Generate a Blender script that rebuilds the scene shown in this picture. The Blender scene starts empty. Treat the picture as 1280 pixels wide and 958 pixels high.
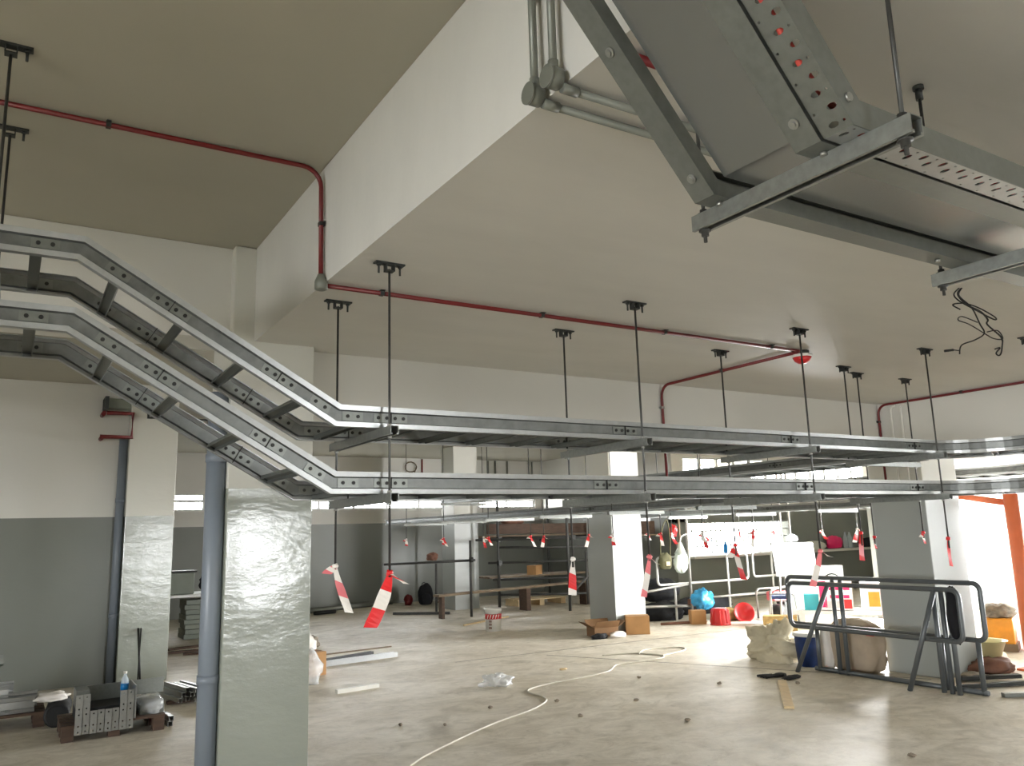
import bpy, bmesh, math, random
from mathutils import Vector, Matrix, noise as nz
random.seed(7)
PI = math.pi
SC = bpy.context.scene
COL = SC.collection
# ------------------------------------------------------------------ camera
cd = bpy.data.cameras.new('camera'); cam = bpy.data.objects.new('camera', cd); COL.objects.link(cam)
cd.sensor_fit = 'HORIZONTAL'; cd.sensor_width = 36.0; cd.lens = 36.0*1010.89/1280.0
cd.clip_start = 0.05; cd.clip_end = 500
_r = Vector((0.85166582, -0.52330797, -0.02853241)); _u = Vector((-0.07166352, -0.17021517, 0.98279761)); _w = Vector((0.51916247, 0.8349704, 0.18246854))
M = Matrix.Identity(4)
for i in range(3):
    M[i][0] = _r[i]; M[i][1] = _u[i]; M[i][2] = -_w[i]
M[2][3] = 1.6
cam.matrix_world = M
SC.camera = cam
# ------------------------------------------------------------------ sky, daylight, exposure
wd = bpy.data.worlds.new('sky'); SC.world = wd; wd.use_nodes = True
bg = wd.node_tree.nodes['Background']
bg.inputs[0].default_value = (0.97, 0.99, 1.0, 1); bg.inputs[1].default_value = 64.0
def portal(name, loc, size, rot, power=0):
    ld = bpy.data.lights.new(name, 'AREA'); ld.shape = 'RECTANGLE'; ld.size, ld.size_y = size
    if power: ld.energy = power
    else: ld.cycles.is_portal = True
    o = bpy.data.objects.new(name, ld); COL.objects.link(o); o.location = loc; o.rotation_euler = rot
portal('daylight_door', (12.9, 5.4, 1.35), (2.7, 4.8), (0, PI/2, 0))
portal('daylight_far_door', (12.9, -1.4, 1.35), (2.7, 1.2), (0, PI/2, 0))
portal('daylight_back_right', (14.6, 14.0, 1.35), (3.4, 0.9), (-PI/2, 0, 0))
portal('daylight_back_right_high', (16.5, 14.0, 2.8), (7.4, 0.9), (-PI/2, 0, 0))
portal('daylight_clerestory', (7.0, 19.3, 2.45), (10.2, 0.4), (-PI/2, 0, 0))
portal('daylight_behind', (4.22, -6.3, 1.45), (1.4, 1.8), (PI/2, 0, 0))

portal('daylight_left', (-8.3, -0.9, 1.35), (2.0, 4.8), (0, -PI/2, 0))
portal('daylight_side_opening', (12.72, 8.38, 1.3), (2.2, 0.7), (0, PI/2, 0), 1300)
SC.view_settings.view_transform = 'Standard'; SC.view_settings.look = 'None'
SC.view_settings.gamma = 1.0; SC.view_settings.use_curve_mapping = False
SC.view_settings.exposure = -0.52
try:
    SC.cycles.use_denoising = True
    SC.cycles.max_bounces = 10; SC.cycles.diffuse_bounces = 6; SC.cycles.transparent_max_bounces = 12
    SC.cycles.sample_clamp_indirect = 8.0
    SC.cycles.caustics_reflective = False; SC.cycles.caustics_refractive = False
except Exception: pass

# ------------------------------------------------------------------ materials
def s2l(c): return tuple(((v/255)/12.92 if v/255 <= 0.04045 else ((v/255+0.055)/1.055)**2.4) for v in c)
MATS = {}
def mat(name, rgb, rough=0.6, metal=0.0, var=0.08, vs=4.0, bump=0.0, bs=30.0, alpha=1.0, trans=0.0, rvar=0.0, coat=0.0, stretch=(1, 1, 1), detail=4.0):
    m = bpy.data.materials.new(name); m.use_nodes = True; nt = m.node_tree; N = nt.nodes; L = nt.links
    b = N['Principled BSDF']; b.inputs['Roughness'].default_value = rough; b.inputs['Metallic'].default_value = metal
    b.inputs['Alpha'].default_value = alpha
    b.inputs['Transmission Weight'].default_value = trans
    b.inputs['Coat Weight'].default_value = coat
    c = s2l(rgb); b.inputs['Base Color'].default_value = (*c, 1)
    tc = N.new('ShaderNodeTexCoord'); mp = N.new('ShaderNodeMapping'); mp.inputs['Scale'].default_value = stretch
    L.new(tc.outputs['Object'], mp.inputs['Vector'])
    if var:
        n = N.new('ShaderNodeTexNoise'); n.inputs['Scale'].default_value = vs; n.inputs['Detail'].default_value = detail
        L.new(mp.outputs[0], n.inputs['Vector'])
        r = N.new('ShaderNodeValToRGB'); r.color_ramp.elements[0].position = 0.3; r.color_ramp.elements[1].position = 0.7
        r.color_ramp.elements[0].color = (*[v*(1-var) for v in c], 1); r.color_ramp.elements[1].color = (*[min(1, v*(1+var)) for v in c], 1)
        L.new(n.outputs['Fac'], r.inputs[0]); L.new(r.outputs[0], b.inputs['Base Color'])
        if rvar:
            mr = N.new('ShaderNodeMapRange'); mr.inputs[1].default_value = 0.3; mr.inputs[2].default_value = 0.7
            mr.inputs[3].default_value = max(0.02, rough-rvar); mr.inputs[4].default_value = rough+rvar
            L.new(n.outputs['Fac'], mr.inputs[0]); L.new(mr.outputs[0], b.inputs['Roughness'])
    if bump:
        n2 = N.new('ShaderNodeTexNoise'); n2.inputs['Scale'].default_value = bs; n2.inputs['Detail'].default_value = 3
        L.new(mp.outputs[0], n2.inputs['Vector'])
        bp = N.new('ShaderNodeBump'); bp.inputs['Strength'].default_value = bump; bp.inputs['Distance'].default_value = 0.02
        L.new(n2.outputs['Fac'], bp.inputs['Height']); L.new(bp.outputs[0], b.inputs['Normal'])
    MATS[name] = m
    return m
def paint_two_tone(name, low, high, split, rough_low, rough_high, bump):
    m = mat(name, high, rough_high, 0, 0.03, 0.8); nt = m.node_tree; N = nt.nodes; L = nt.links; b = N['Principled BSDF']
    g = N.new('ShaderNodeNewGeometry'); sx = N.new('ShaderNodeSeparateXYZ'); L.new(g.outputs['Position'], sx.inputs[0])
    gt = N.new('ShaderNodeMath'); gt.operation = 'LESS_THAN'; gt.inputs[1].default_value = split; L.new(sx.outputs['Z'], gt.inputs[0])
    old = b.inputs['Base Color'].links[0].from_socket
    nz = N.new('ShaderNodeTexNoise'); nz.inputs['Scale'].default_value = 1.2; L.new(g.outputs['Position'], nz.inputs['Vector'])
    cr = N.new('ShaderNodeValToRGB'); c = s2l(low)
    cr.color_ramp.elements[0].position = 0.35; cr.color_ramp.elements[1].position = 0.65
    cr.color_ramp.elements[0].color = (*[v*0.96 for v in c], 1); cr.color_ramp.elements[1].color = (*[v*1.04 for v in c], 1)
    L.new(nz.outputs['Fac'], cr.inputs[0])
    mx = N.new('ShaderNodeMix'); mx.data_type = 'RGBA'
    L.new(gt.outputs[0], mx.inputs['Factor']); L.new(old, mx.inputs['A']); L.new(cr.outputs[0], mx.inputs['B'])
    L.new(mx.outputs['Result'], b.inputs['Base Color'])
    b.inputs['IOR'].default_value = 1.55
    mr = N.new('ShaderNodeMapRange'); mr.inputs[3].default_value = rough_high; mr.inputs[4].default_value = rough_low
    L.new(gt.outputs[0], mr.inputs[0]); L.new(mr.outputs[0], b.inputs['Roughness'])
    mp = N.new('ShaderNodeMapping'); mp.inputs['Scale'].default_value = (1.0, 1.0, 2.2); L.new(g.outputs['Position'], mp.inputs['Vector'])
    n2 = N.new('ShaderNodeTexNoise'); n2.inputs['Scale'].default_value = 2.2; n2.inputs['Detail'].default_value = 7; n2.inputs['Roughness'].default_value = 0.6
    L.new(mp.outputs[0], n2.inputs['Vector'])
    bp = N.new('ShaderNodeBump'); bp.inputs['Strength'].default_value = bump; bp.inputs['Distance'].default_value = 0.05
    L.new(n2.outputs['Fac'], bp.inputs['Height']); L.new(bp.outputs[0], b.inputs['Normal'])
    return m
WHITE = (216, 214, 207)
paint_two_tone('paint_wall', (120, 123, 117), WHITE, 1.93, 0.36, 0.6, 0.08)
paint_two_tone('paint_column', (144, 148, 138), (206, 205, 196), 1.93, 0.14, 0.5, 0.13)
paint_two_tone('paint_column_dull', (158, 162, 158), (206, 205, 196), 1.93, 0.38, 0.55, 0.05)
mat('paint_white', WHITE, 0.7, 0, 0.03, 1.0, 0.04, 60)
mat('paint_ceiling_shaded', (168, 164, 149), 0.7, 0, 0.04, 1.3, 0.08, 9)  # same paint as the soffit, coloured darker to carry the high ceiling's shade
mat('paint_soffit', (212, 210, 204), 0.62, 0, 0.04, 1.3, 0.10, 9, stretch=(1, 3, 1))
# concrete floor
m = mat('concrete', (186, 179, 166), 0.62, 0, 0.0, 1, 0.0)
N = m.node_tree.nodes; L = m.node_tree.links; b = N['Principled BSDF']; tc = N['Texture Coordinate'] if 'Texture Coordinate' in N else N.new('ShaderNodeTexCoord')
def _noise(sc, det, rg=0.6, dist=0.0, st=(1, 1, 1)):
    mp = N.new('ShaderNodeMapping'); mp.inputs['Scale'].default_value = st; L.new(tc.outputs['Object'], mp.inputs['Vector'])
    n = N.new('ShaderNodeTexNoise'); n.inputs['Scale'].default_value = sc; n.inputs['Detail'].default_value = det; n.inputs['Roughness'].default_value = rg; n.inputs['Distortion'].default_value = dist
    L.new(mp.outputs[0], n.inputs['Vector']); return n.outputs['Fac']
def _ramp(fac, p0, c0, p1, c1):
    r = N.new('ShaderNodeValToRGB'); r.color_ramp.elements[0].position = p0; r.color_ramp.elements[1].position = p1
    r.color_ramp.elements[0].color = (*c0, 1); r.color_ramp.elements[1].color = (*c1, 1); L.new(fac, r.inputs[0]); return r.outputs[0]
def _mul(a, bb, f=1.0):
    x = N.new('ShaderNodeMix'); x.data_type = 'RGBA'; x.blend_type = 'MULTIPLY'; x.inputs['Factor'].default_value = f
    L.new(a, x.inputs['A']); L.new(bb, x.inputs['B']); return x.outputs['Result']
base = _ramp(_noise(0.9, 9, 0.68, 0.8), 0.30, s2l((190, 180, 160)), 0.70, s2l((232, 226, 214)))
pat = _ramp(_noise(3.0, 8, 0.72, 1.2, (1, 1.4, 1)), 0.34, (0.76, 0.745, 0.71), 0.58, (1.05, 1.05, 1.05))
dirt = _ramp(_noise(7, 5, 0.7), 0.26, (0.72, 0.70, 0.66), 0.42, (1, 1, 1))
spk = _ramp(_noise(1.3, 2, 0.5, 0.2), 0.26, (0.68, 0.67, 0.64), 0.38, (1, 1, 1))
L.new(_mul(_mul(_mul(base, pat), dirt), spk), b.inputs['Base Color'])
rg = N.new('ShaderNodeMapRange'); rg.inputs[3].default_value = 0.36; rg.inputs[4].default_value = 0.62; L.new(_noise(1.7, 5), rg.inputs[0]); L.new(rg.outputs[0], b.inputs['Roughness'])
bp = N.new('ShaderNodeBump'); bp.inputs['Strength'].default_value = 0.12; bp.inputs['Distance'].default_value = 0.02
L.new(_noise(14, 6), bp.inputs['Height']); L.new(bp.outputs[0], b.inputs['Normal'])
# galvanised sheet
def galv(name, rgb, rough, var=0.16):
    m = mat(name, rgb, rough, 0.8, var, 45, 0.015, 60, rvar=0.04, detail=3)
    return m
galv('galvanised', (178, 180, 180), 0.34, 0.05)
mat('galvanised_sheet', (150, 153, 152), 0.25, 0.85, 0.03, 3)
mat('galvanised_web_shaded', (122, 124, 122), 0.46, 0.8, 0.22, 16, 0.02, 60, rvar=0.08, detail=5)
galv('galvanised_dull', (132, 135, 131), 0.42, 0.08)
galv('galvanised_strut', (148, 150, 146), 0.42, 0.12)
mat('rod_steel', (78, 78, 76), 0.5, 0.7, 0.1, 30)
mat('bracket_steel', (60, 62, 60), 0.55, 0.5, 0.1, 30)
mat('bolt_dark', (48, 48, 46), 0.5, 0.5, 0.1, 50)
mat('zinc_nut', (165, 165, 160), 0.4, 0.8, 0.1, 30)
mat('black', (14, 14, 15), 0.6, 0, 0.15, 6)
mat('black_cloth', (22, 23, 27), 0.9, 0, 0.25, 9, 0.4, 12)
mat('red_pipe', (104, 14, 16), 0.45, 0, 0.08, 5)
mat('red_cable', (190, 70, 60), 0.5, 0, 0.08, 8)
mat('red_plastic', (198, 40, 42), 0.35, 0, 0.06, 3)
mat('tape_red', (214, 36, 40), 0.4, 0, 0.08, 9)
mat('tape_pink', (225, 120, 125), 0.45, 0, 0.1, 9)
mat('tape_white', (232, 226, 218), 0.45, 0, 0.05, 9)
mat('grey_conduit', (122, 124, 116), 0.45, 0.35, 0.08, 8)
mat('white_plastic', (226, 224, 216), 0.4, 0, 0.03, 6)
mat('white_cable', (214, 208, 194), 0.5, 0, 0.05, 6)
mat('pipe_grey', (120, 128, 138), 0.4, 0, 0.08, 2, 0.05, 8)
mat('cardboard', (176, 134, 88), 0.85, 0, 0.10, 5, 0.05, 60)
mat('cardboard_dark', (126, 94, 62), 0.85, 0, 0.10, 5)
mat('wood_dark', (80, 62, 50), 0.8, 0, 0.25, 5, 0.2, 20, stretch=(1, 6, 6))
mat('wood_pale', (212, 188, 146), 0.7, 0, 0.12, 6, 0.1, 20, stretch=(6, 1, 1))
mat('wood_board', (120, 104, 84), 0.8, 0, 0.2, 5, 0.1, 20)
mat('scaffold_steel', (74, 74, 72), 0.6, 0.5, 0.2, 9)
mat('scaffold_light', (168, 166, 160), 0.5, 0.5, 0.15, 6)
mat('barrier_paint', (92, 96, 98), 0.38, 0.3, 0.08, 5)
mat('rail_white', (212, 212, 208), 0.4, 0.1, 0.05, 5)
mat('clear_plastic', (235, 238, 240), 0.18, 0, 0.05, 8, 0.5, 14, alpha=0.42)
mat('milky_plastic', (226, 236, 226), 0.35, 0, 0.05, 8, 0.4, 14, alpha=0.85)
mat('water_plastic', (225, 238, 245), 0.08, 0, 0.0, 8, alpha=0.45)
mat('blue_label', (20, 120, 190), 0.4, 0, 0.05, 8)
mat('blue_bag', (54, 160, 214), 0.35, 0, 0.12, 7, 0.4, 12, alpha=0.92)
mat('sack_cloth', (196, 186, 160), 0.9, 0, 0.12, 7, 0.5, 14)
mat('brown_sack', (176, 160, 140), 0.9, 0, 0.10, 6, 0.3, 9)
mat('pail_blue', (36, 60, 112), 0.45, 0, 0.5, 8)
mat('glove_black', (24, 24, 24), 0.85, 0, 0.2, 12)
mat('orange_paint', (206, 104, 62), 0.5, 0, 0.10, 4)
mat('yellow_plastic', (226, 196, 60), 0.45, 0, 0.15, 7)
mat('orange_plastic', (226, 150, 36), 0.45, 0, 0.15, 7)
mat('magenta', (226, 36, 106), 0.4, 0, 0.1, 7)
mat('teal', (60, 186, 200), 0.4, 0, 0.1, 7)
mat('cream_plastic', (222, 212, 160), 0.4, 0, 0.04, 7)
mat('white_board', (240, 240, 238), 0.35, 0, 0.02, 3)
mat('grey_panel', (128, 134, 124), 0.6, 0, 0.06, 5)
mat('joint_dark', (96, 90, 80), 0.9, 0, 0.1, 5)
mat('alu_frame', (200, 202, 200), 0.4, 0.3, 0.03, 5)
mat('olive_cloth', (84, 82, 56), 0.9, 0, 0.2, 9, 0.3, 14)
mat('straw', (190, 160, 104), 0.9, 0, 0.2, 20)
mat('debris', (140, 128, 112), 0.9, 0, 0.3, 20)
mat('brown_bag', (120, 84, 68), 0.85, 0, 0.2, 8)

# ------------------------------------------------------------------ mesh helpers
def V(*a): return Vector(a)
class MB:
    def __init__(s): s.v = []; s.f = []; s.mi = []; s.m = 0; s.smooth = []
    def add(s, vs, fs, smooth=False):
        o = len(s.v); s.v += [Vector(p) for p in vs]
        for f in fs: s.f.append([i+o for i in f]); s.mi.append(s.m); s.smooth.append(smooth)
        return s
    def box(s, x0, x1, y0, y1, z0, z1):
        return s.add([(x0, y0, z0), (x1, y0, z0), (x1, y1, z0), (x0, y1, z0), (x0, y0, z1), (x1, y0, z1), (x1, y1, z1), (x0, y1, z1)],
                     [(0, 3, 2, 1), (4, 5, 6, 7), (0, 1, 5, 4), (1, 2, 6, 5), (2, 3, 7, 6), (3, 0, 4, 7)])
    def obox(s, c, ax, ay, az, sx, sy, sz):      # box about a centre with own axes
        c = Vector(c); P = []
        for k in (-1, 1):
            for (i, j) in ((-1, -1), (1, -1), (1, 1), (-1, 1)): P.append(c+ax*(i*sx/2)+ay*(j*sy/2)+az*(k*sz/2))
        return s.add(P, [(0, 3, 2, 1), (4, 5, 6, 7), (0, 1, 5, 4), (1, 2, 6, 5), (2, 3, 7, 6), (3, 0, 4, 7)])
    def rbox(s, c, size, rz=0, rx=0, ry=0):
        R = Matrix.Rotation(rz, 3, 'Z') @ Matrix.Rotation(ry, 3, 'Y') @ Matrix.Rotation(rx, 3, 'X')
        return s.obox(c, R @ V(1, 0, 0), R @ V(0, 1, 0), R @ V(0, 0, 1), *size)
    def bar(s, a, b, w, h, up=(0, 0, 1)):
        a = Vector(a); b = Vector(b); t = (b-a).normalized(); up = Vector(up)
        if abs(t.dot(up)) > 0.98: up = V(0, 1, 0)
        sd = t.cross(up).normalized(); u = sd.cross(t)
        return s.obox((a+b)/2, t, sd, u, (b-a).length, w, h)
    def tube(s, pts, r, n=8, caps=True, closed=False, radii=None):
        pts = [Vector(p) for p in pts]; m = len(pts); vs = []; fs = []
        T = []
        for i in range(m):
            a = pts[i-1] if (i > 0 or closed) else pts[i]; bb = pts[(i+1) % m] if (i < m-1 or closed) else pts[i]
            T.append((bb-a).normalized())
        ref = V(0, 0, 1) if abs(T[0].z) < 0.9 else V(1, 0, 0)
        u = (ref-T[0]*ref.dot(T[0])).normalized()
        for i in range(m):
            u = (u-T[i]*u.dot(T[i])); u = u.normalized() if u.length > 1e-6 else V(1, 0, 0)
            w = T[i].cross(u); rr = radii[i] if radii else r
            k = 1.0
            if 0 < i < m-1 or closed:
                d = (pts[i]-pts[i-1]).normalized().dot(T[i]); k = 1/max(0.6, d)
            for j in range(n):
                an = 2*PI*j/n; vs.append(pts[i]+(u*math.cos(an)+w*math.sin(an))*rr*(k if m > 2 and k < 1.2 else 1))
        for i in range(m if closed else m-1):
            i2 = (i+1) % m
            for j in range(n): fs.append((i*n+j, i*n+(j+1) % n, i2*n+(j+1) % n, i2*n+j))
        s.add(vs, fs, True)
        if caps and not closed:
            s.add(vs[:n], [tuple(reversed(range(n)))]); s.add(vs[-n:], [tuple(range(n))])
        return s
    def cyl(s, a, b, r, n=10, r2=None):
        return s.tube([a, b], r, n, True, False, [r, r2 if r2 is not None else r])
    def lathe(s, c, prof, n=20, axis=None):       # prof: (radius, height)
        c = Vector(c); az = Vector(axis).normalized() if axis else V(0, 0, 1)
        ref = V(1, 0, 0) if abs(az.x) < 0.9 else V(0, 1, 0); ax = (ref-az*ref.dot(az)).normalized(); ay = az.cross(ax)
        vs = []; fs = []
        for (r, h) in prof:
            for j in range(n): vs.append(c+az*h+ax*(r*math.cos(2*PI*j/n))+ay*(r*math.sin(2*PI*j/n)))
        for i in range(len(prof)-1):
            for j in range(n): fs.append((i*n+j, i*n+(j+1) % n, (i+1)*n+(j+1) % n, (i+1)*n+j))
        s.add(vs, fs, True)
        if prof[0][0] > 1e-4: s.add(vs[:n], [tuple(reversed(range(n)))])
        if prof[-1][0] > 1e-4: s.add(vs[-n:], [tuple(range(n))])
        return s
    def sweep(s, path, prof, smooth=False, alt=()):       # closed profile (a: to the right of travel, b: up) with mitred corners
        path = [Vector(p) for p in path]; m = len(path); n = len(prof); vs = []
        T = [(path[i+1]-path[i]).normalized() for i in range(m-1)]
        for i in range(m):
            ti = T[max(0, i-1)]; to = T[min(m-2, i)]
            up = V(0, 0, 1)
            if abs(ti.z) > 0.99: up = V(1, 0, 0)
            sd = ti.cross(up).normalized(); u = sd.cross(ti); nn = (ti+to).normalized()
            for (a, bb) in prof:
                p = path[i]+sd*a+u*bb; d = (p-path[i]).dot(nn); p = p-ti*(d/ti.dot(nn)); vs.append(p)
        fs = []
        for i in range(m-1):
            for j in range(n): fs.append((i*n+j, (i+1)*n+j, (i+1)*n+(j+1) % n, i*n+(j+1) % n))
        f0 = len(s.mi); s.add(vs, fs, smooth)
        for i in range(m-1):
            for j in alt: s.mi[f0+i*n+j] = 1
        s.add(vs[:n], [tuple(range(n))]); s.add(vs[-n:], [tuple(reversed(range(n)))])
        return s
    def prism(s, pts, d):                          # polygon (list of 3D) extruded by vector d
        pts = [Vector(p) for p in pts]; d = Vector(d); n = len(pts)
        return s.add(pts+[p+d for p in pts], [tuple(reversed(range(n))), tuple(range(n, 2*n))]+[(i, (i+1) % n, n+(i+1) % n, n+i) for i in range(n)])
    def ball(s, c, r, n=12, k=8, fn=None):
        c = Vector(c); r = Vector(r) if hasattr(r, '__len__') else V(r, r, r); vs = []; fs = []
        for i in range(k+1):
            th = PI*i/k
            for j in range(n):
                ph = 2*PI*j/n; d = V(math.sin(th)*math.cos(ph), math.sin(th)*math.sin(ph), -math.cos(th))
                q = fn(d) if fn else 1.0
                vs.append(c+V(d.x*r.x, d.y*r.y, d.z*r.z)*q)
        for i in range(k):
            for j in range(n): fs.append((i*n+j, i*n+(j+1) % n, (i+1)*n+(j+1) % n, (i+1)*n+j))
        return s.add(vs, fs, True)
    def build(s, name, mats, parent=None, label=None, bevel=0):
        me = bpy.data.meshes.new(name); off = V(0, 0, 0)
        P = parent
        while P is not None: off = off+P.location; P = P.parent
        me.from_pydata([p-off for p in s.v], [], s.f)
        mats = mats if isinstance(mats, (list, tuple)) else [mats]
        for x in mats: me.materials.append(MATS[x])
        for i, p in enumerate(me.polygons): p.material_index = s.mi[i]; p.use_smooth = s.smooth[i]
        bm = bmesh.new(); bm.from_mesh(me); bmesh.ops.remove_doubles(bm, verts=bm.verts, dist=1e-6)
        bmesh.ops.recalc_face_normals(bm, faces=bm.faces)
        bm.to_mesh(me); bm.free(); me.update()
        o = bpy.data.objects.new(name, me); COL.objects.link(o)
        if parent is not None: o.parent = parent
        if label: o['label'] = label
        if bevel:
            md = o.modifiers.new('bevel', 'BEVEL'); md.width = bevel; md.segments = 2; md.limit_method = 'ANGLE'
        return o
def thing(name, label, cat, loc=(0, 0, 0), group=None):
    o = bpy.data.objects.new(name, None); COL.objects.link(o); o.location = loc; o.empty_display_size = 0.1
    o['label'] = label; o['category'] = cat
    if group: o['group'] = group
    return o
def tag(o, label, cat, group=None):
    o['label'] = label; o['category'] = cat
    if group: o['group'] = group
    return o
def recenter(o):                                    # move a top-level mesh's origin to its base
    me = o.data; xs = [v.co for v in me.vertices]
    c = V(sum(p.x for p in xs)/len(xs), sum(p.y for p in xs)/len(xs), min(p.z for p in xs))
    me.transform(Matrix.Translation(-c)); o.location = c; return o
def single(name, mb, mats, label, cat, group=None, bevel=0):
    o = mb.build(name, mats, None, None, bevel); recenter(o); return tag(o, label, cat, group)
def struct(name, mb, m, label=None, bevel=0):
    o = mb.build(name, m, None, None, bevel); o['kind'] = 'structure'; o['label'] = label or name.replace('_', ' '); return o
def fillet(pts, r, k=6):
    pts = [Vector(p) for p in pts]; out = [pts[0]]
    for i in range(1, len(pts)-1):
        a = (pts[i-1]-pts[i]); c = (pts[i+1]-pts[i]); la = a.length; lc = c.length; a.normalize(); c.normalize()
        ang = a.angle(c); d = min(r/math.tan(ang/2), la*0.49, lc*0.49); rr = d*math.tan(ang/2)
        bis = (a+c).normalized(); ctr = pts[i]+bis*(rr/math.sin(ang/2)); p0 = pts[i]+a*d-ctr; p1 = pts[i]+c*d-ctr
        tot = p0.angle(p1)
        for j in range(k+1):
            t = j/k; out.append(ctr+(p0*math.sin((1-t)*tot)+p1*math.sin(t*tot))/math.sin(tot))
    out.append(pts[-1]); return out
def blob(mb, c, r, seed, amp=0.25, n=18, k=12, flat=True, boxy=1.0):
    off = V(seed*3.17 % 50, seed*7.31 % 50, seed*1.93 % 50); n = max(n, 26); k = max(k, 16)
    if (r[0] if hasattr(r, '__len__') else r) < 0.05: n, k = 12, 8
    def fn(d):
        q = 1.0+amp*0.9*nz.noise(d*1.6+off)+amp*0.55*(0.5-abs(nz.noise(d*3.7+off*1.3))*2)+amp*0.3*(0.5-abs(nz.noise(d*8.0+off*0.7))*2)
        if boxy != 1.0:
            e = (abs(d.x)**boxy+abs(d.y)**boxy+abs(d.z)**boxy)**(-1.0/boxy); q *= e
        return q
    i0 = len(mb.v); mb.ball(c, r, n, k, fn)
    if flat:
        z0 = Vector(c).z - (r[2] if hasattr(r, '__len__') else r)*0.8
        for i in range(i0, len(mb.v)):
            if mb.v[i].z < z0: mb.v[i].z = z0
    return mb
def holed_plate(mb, o, au, av, an, cells, th):
    # cells: (u0,u1,v0,v1,hole) hole=(cu,cv,ru,rv) or None; sheet of thickness th pierced by oval holes
    for (u0, u1, v0, v1, h) in cells:
        P = lambda u, v, w: Vector(o)+au*u+av*v+an*w
        if not h:
            mb.obox(P((u0+u1)/2, (v0+v1)/2, th/2), au, av, an, u1-u0, v1-v0, th); continue
        um, vm = (u0+u1)/2, (v0+v1)/2
        out = [(u1, vm), (u1, v1), (um, v1), (u0, v1), (u0, vm), (u0, v0), (um, v0), (u1, v0)]
        inn = [(h[0]+h[2]*math.cos(PI/4*i), h[1]+h[3]*math.sin(PI/4*i)) for i in range(8)]
        vs = [P(*q, 0) for q in out]+[P(*q, 0) for q in inn]+[P(*q, th) for q in out]+[P(*q, th) for q in inn]
        fs = []
        for i in range(8):
            j = (i+1) % 8
            fs += [(i, j, 8+j, 8+i), (16+i, 24+i, 24+j, 16+j), (8+i, 8+j, 24+j, 24+i)]
        mb.add(vs, fs)
    return mb
def nut(mb, c, r=0.009, h=0.009): mb.cyl((c[0], c[1], c[2]-h/2), (c[0], c[1], c[2]+h/2), r, 6); return mb

# ================================================================== THE SETTING
ZL, ZH = 2.90, 3.55
XR, XE = 12.6, 20.5
fl = struct('floor', MB().box(-8.2, XE, -6.2, 19.2, -0.25, 0.0), 'concrete', 'bare grey concrete floor with dust and stains')
for (a, bpt, w) in (((6.2, 9.3), (6.95, 7.75), 0.012), ((5.0, 9.6), (10.2, 9.45), 0.010), ((6.95, 7.75), (8.2, 5.2), 0.01)):
    MB().bar((a[0], a[1], 0.001), (bpt[0], bpt[1], 0.001), w, 0.002).build('saw_cut', 'joint_dark', fl)
mat('asphalt', (140, 140, 136), 0.9, 0, 0.1, 0.5)
struct('ground', MB().box(-40, 70, -40, 70, -3.4, -3.2), 'asphalt', 'ground outside the building')
struct('ceiling', MB().box(-8.2, XE, -6.2, 19.2, ZH, ZH+0.2), 'paint_ceiling_shaded', 'higher painted concrete ceiling')
struct('ceiling_low', MB().box(1.31, XR, -6.2, 5.47, ZL, ZH-0.002), 'paint_soffit', 'dropped painted concrete slab over the cable ladders')
struct('beam_back', MB().box(1.72, XR, 5.47, 5.85, 2.34, ZH-0.003), 'paint_white', 'white downstand beam behind the cable ladders')
struct('beam_left', MB().box(-8.0, 1.2, 5.42, 5.8, 2.92, ZH-0.003), 'paint_white', 'white downstand beam under the higher ceiling')
struct('beam_right', MB().box(8.2, 8.6, -6.0, 5.469, 2.32, ZL-0.001), 'paint_white', 'white downstand beam at the right')
cols = [('column', 1.17, 1.72, 5.33, 5.9, 'large glossy grey painted column in the left foreground'),
        ('column', 1.2, 1.75, 10.8, 11.35, 'glossy grey painted column beside the left wall'),
        ('column', 8.3, 8.95, 5.1, 5.75, 'bluish grey column behind the pipe barriers'),
        ('column', 8.25, 8.87, 10.38, 11.05, 'grey column in the middle with cardboard boxes at its foot'),
        ('column', 8.35, 8.95, 16.0, 16.6, 'far grey column behind the pipe stand')]
for (n, x0, x1, y0, y1, lb) in cols: struct(n, MB().box(x0, x1, y0, y1, 0, ZH-0.004 if x0 < 8 or y0 > 6 else ZL-0.002), 'paint_column' if x0 < 8 else 'paint_column_dull', lb, 0.008)
# back wall with the clerestory strip
wb = MB().box(-8, XR, 18.9, 19.1, 0, 2.28).box(-8, XR, 18.9, 19.1, 2.64, ZH-0.002).box(-8, 1.9, 18.9, 19.1, 2.28, 2.64).box(12.4, XR, 18.9, 19.1, 2.28, 2.64)
struct('wall_back', wb, 'paint_wall', 'far wall, grey below and white above')
w1 = MB().box(1.9, 12.4, 18.93, 18.99, 2.28, 2.31).box(1.9, 12.4, 18.93, 18.99, 2.61, 2.64).box(1.9, 12.4, 18.93, 18.99, 2.46, 2.52)
w1o = struct('window_1', w1, 'alu_frame', 'thin clerestory window strip in the far wall')
for k in range(13): MB().box(1.9+k*0.868, 1.96+k*0.868, 18.92, 19.0, 2.311, 2.609).build('mullion', 'alu_frame', w1o)
struct('trim_1', MB().box(1.9, 12.4, 18.84, 18.899, 2.23, 2.27), 'paint_white', 'white ledge under the clerestory strip')
struct('wall_left_middle', MB().box(-8, 1.2, 11.02, 11.2, 0, ZH-0.002), 'paint_wall', 'left wall, grey below and white above')
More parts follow.
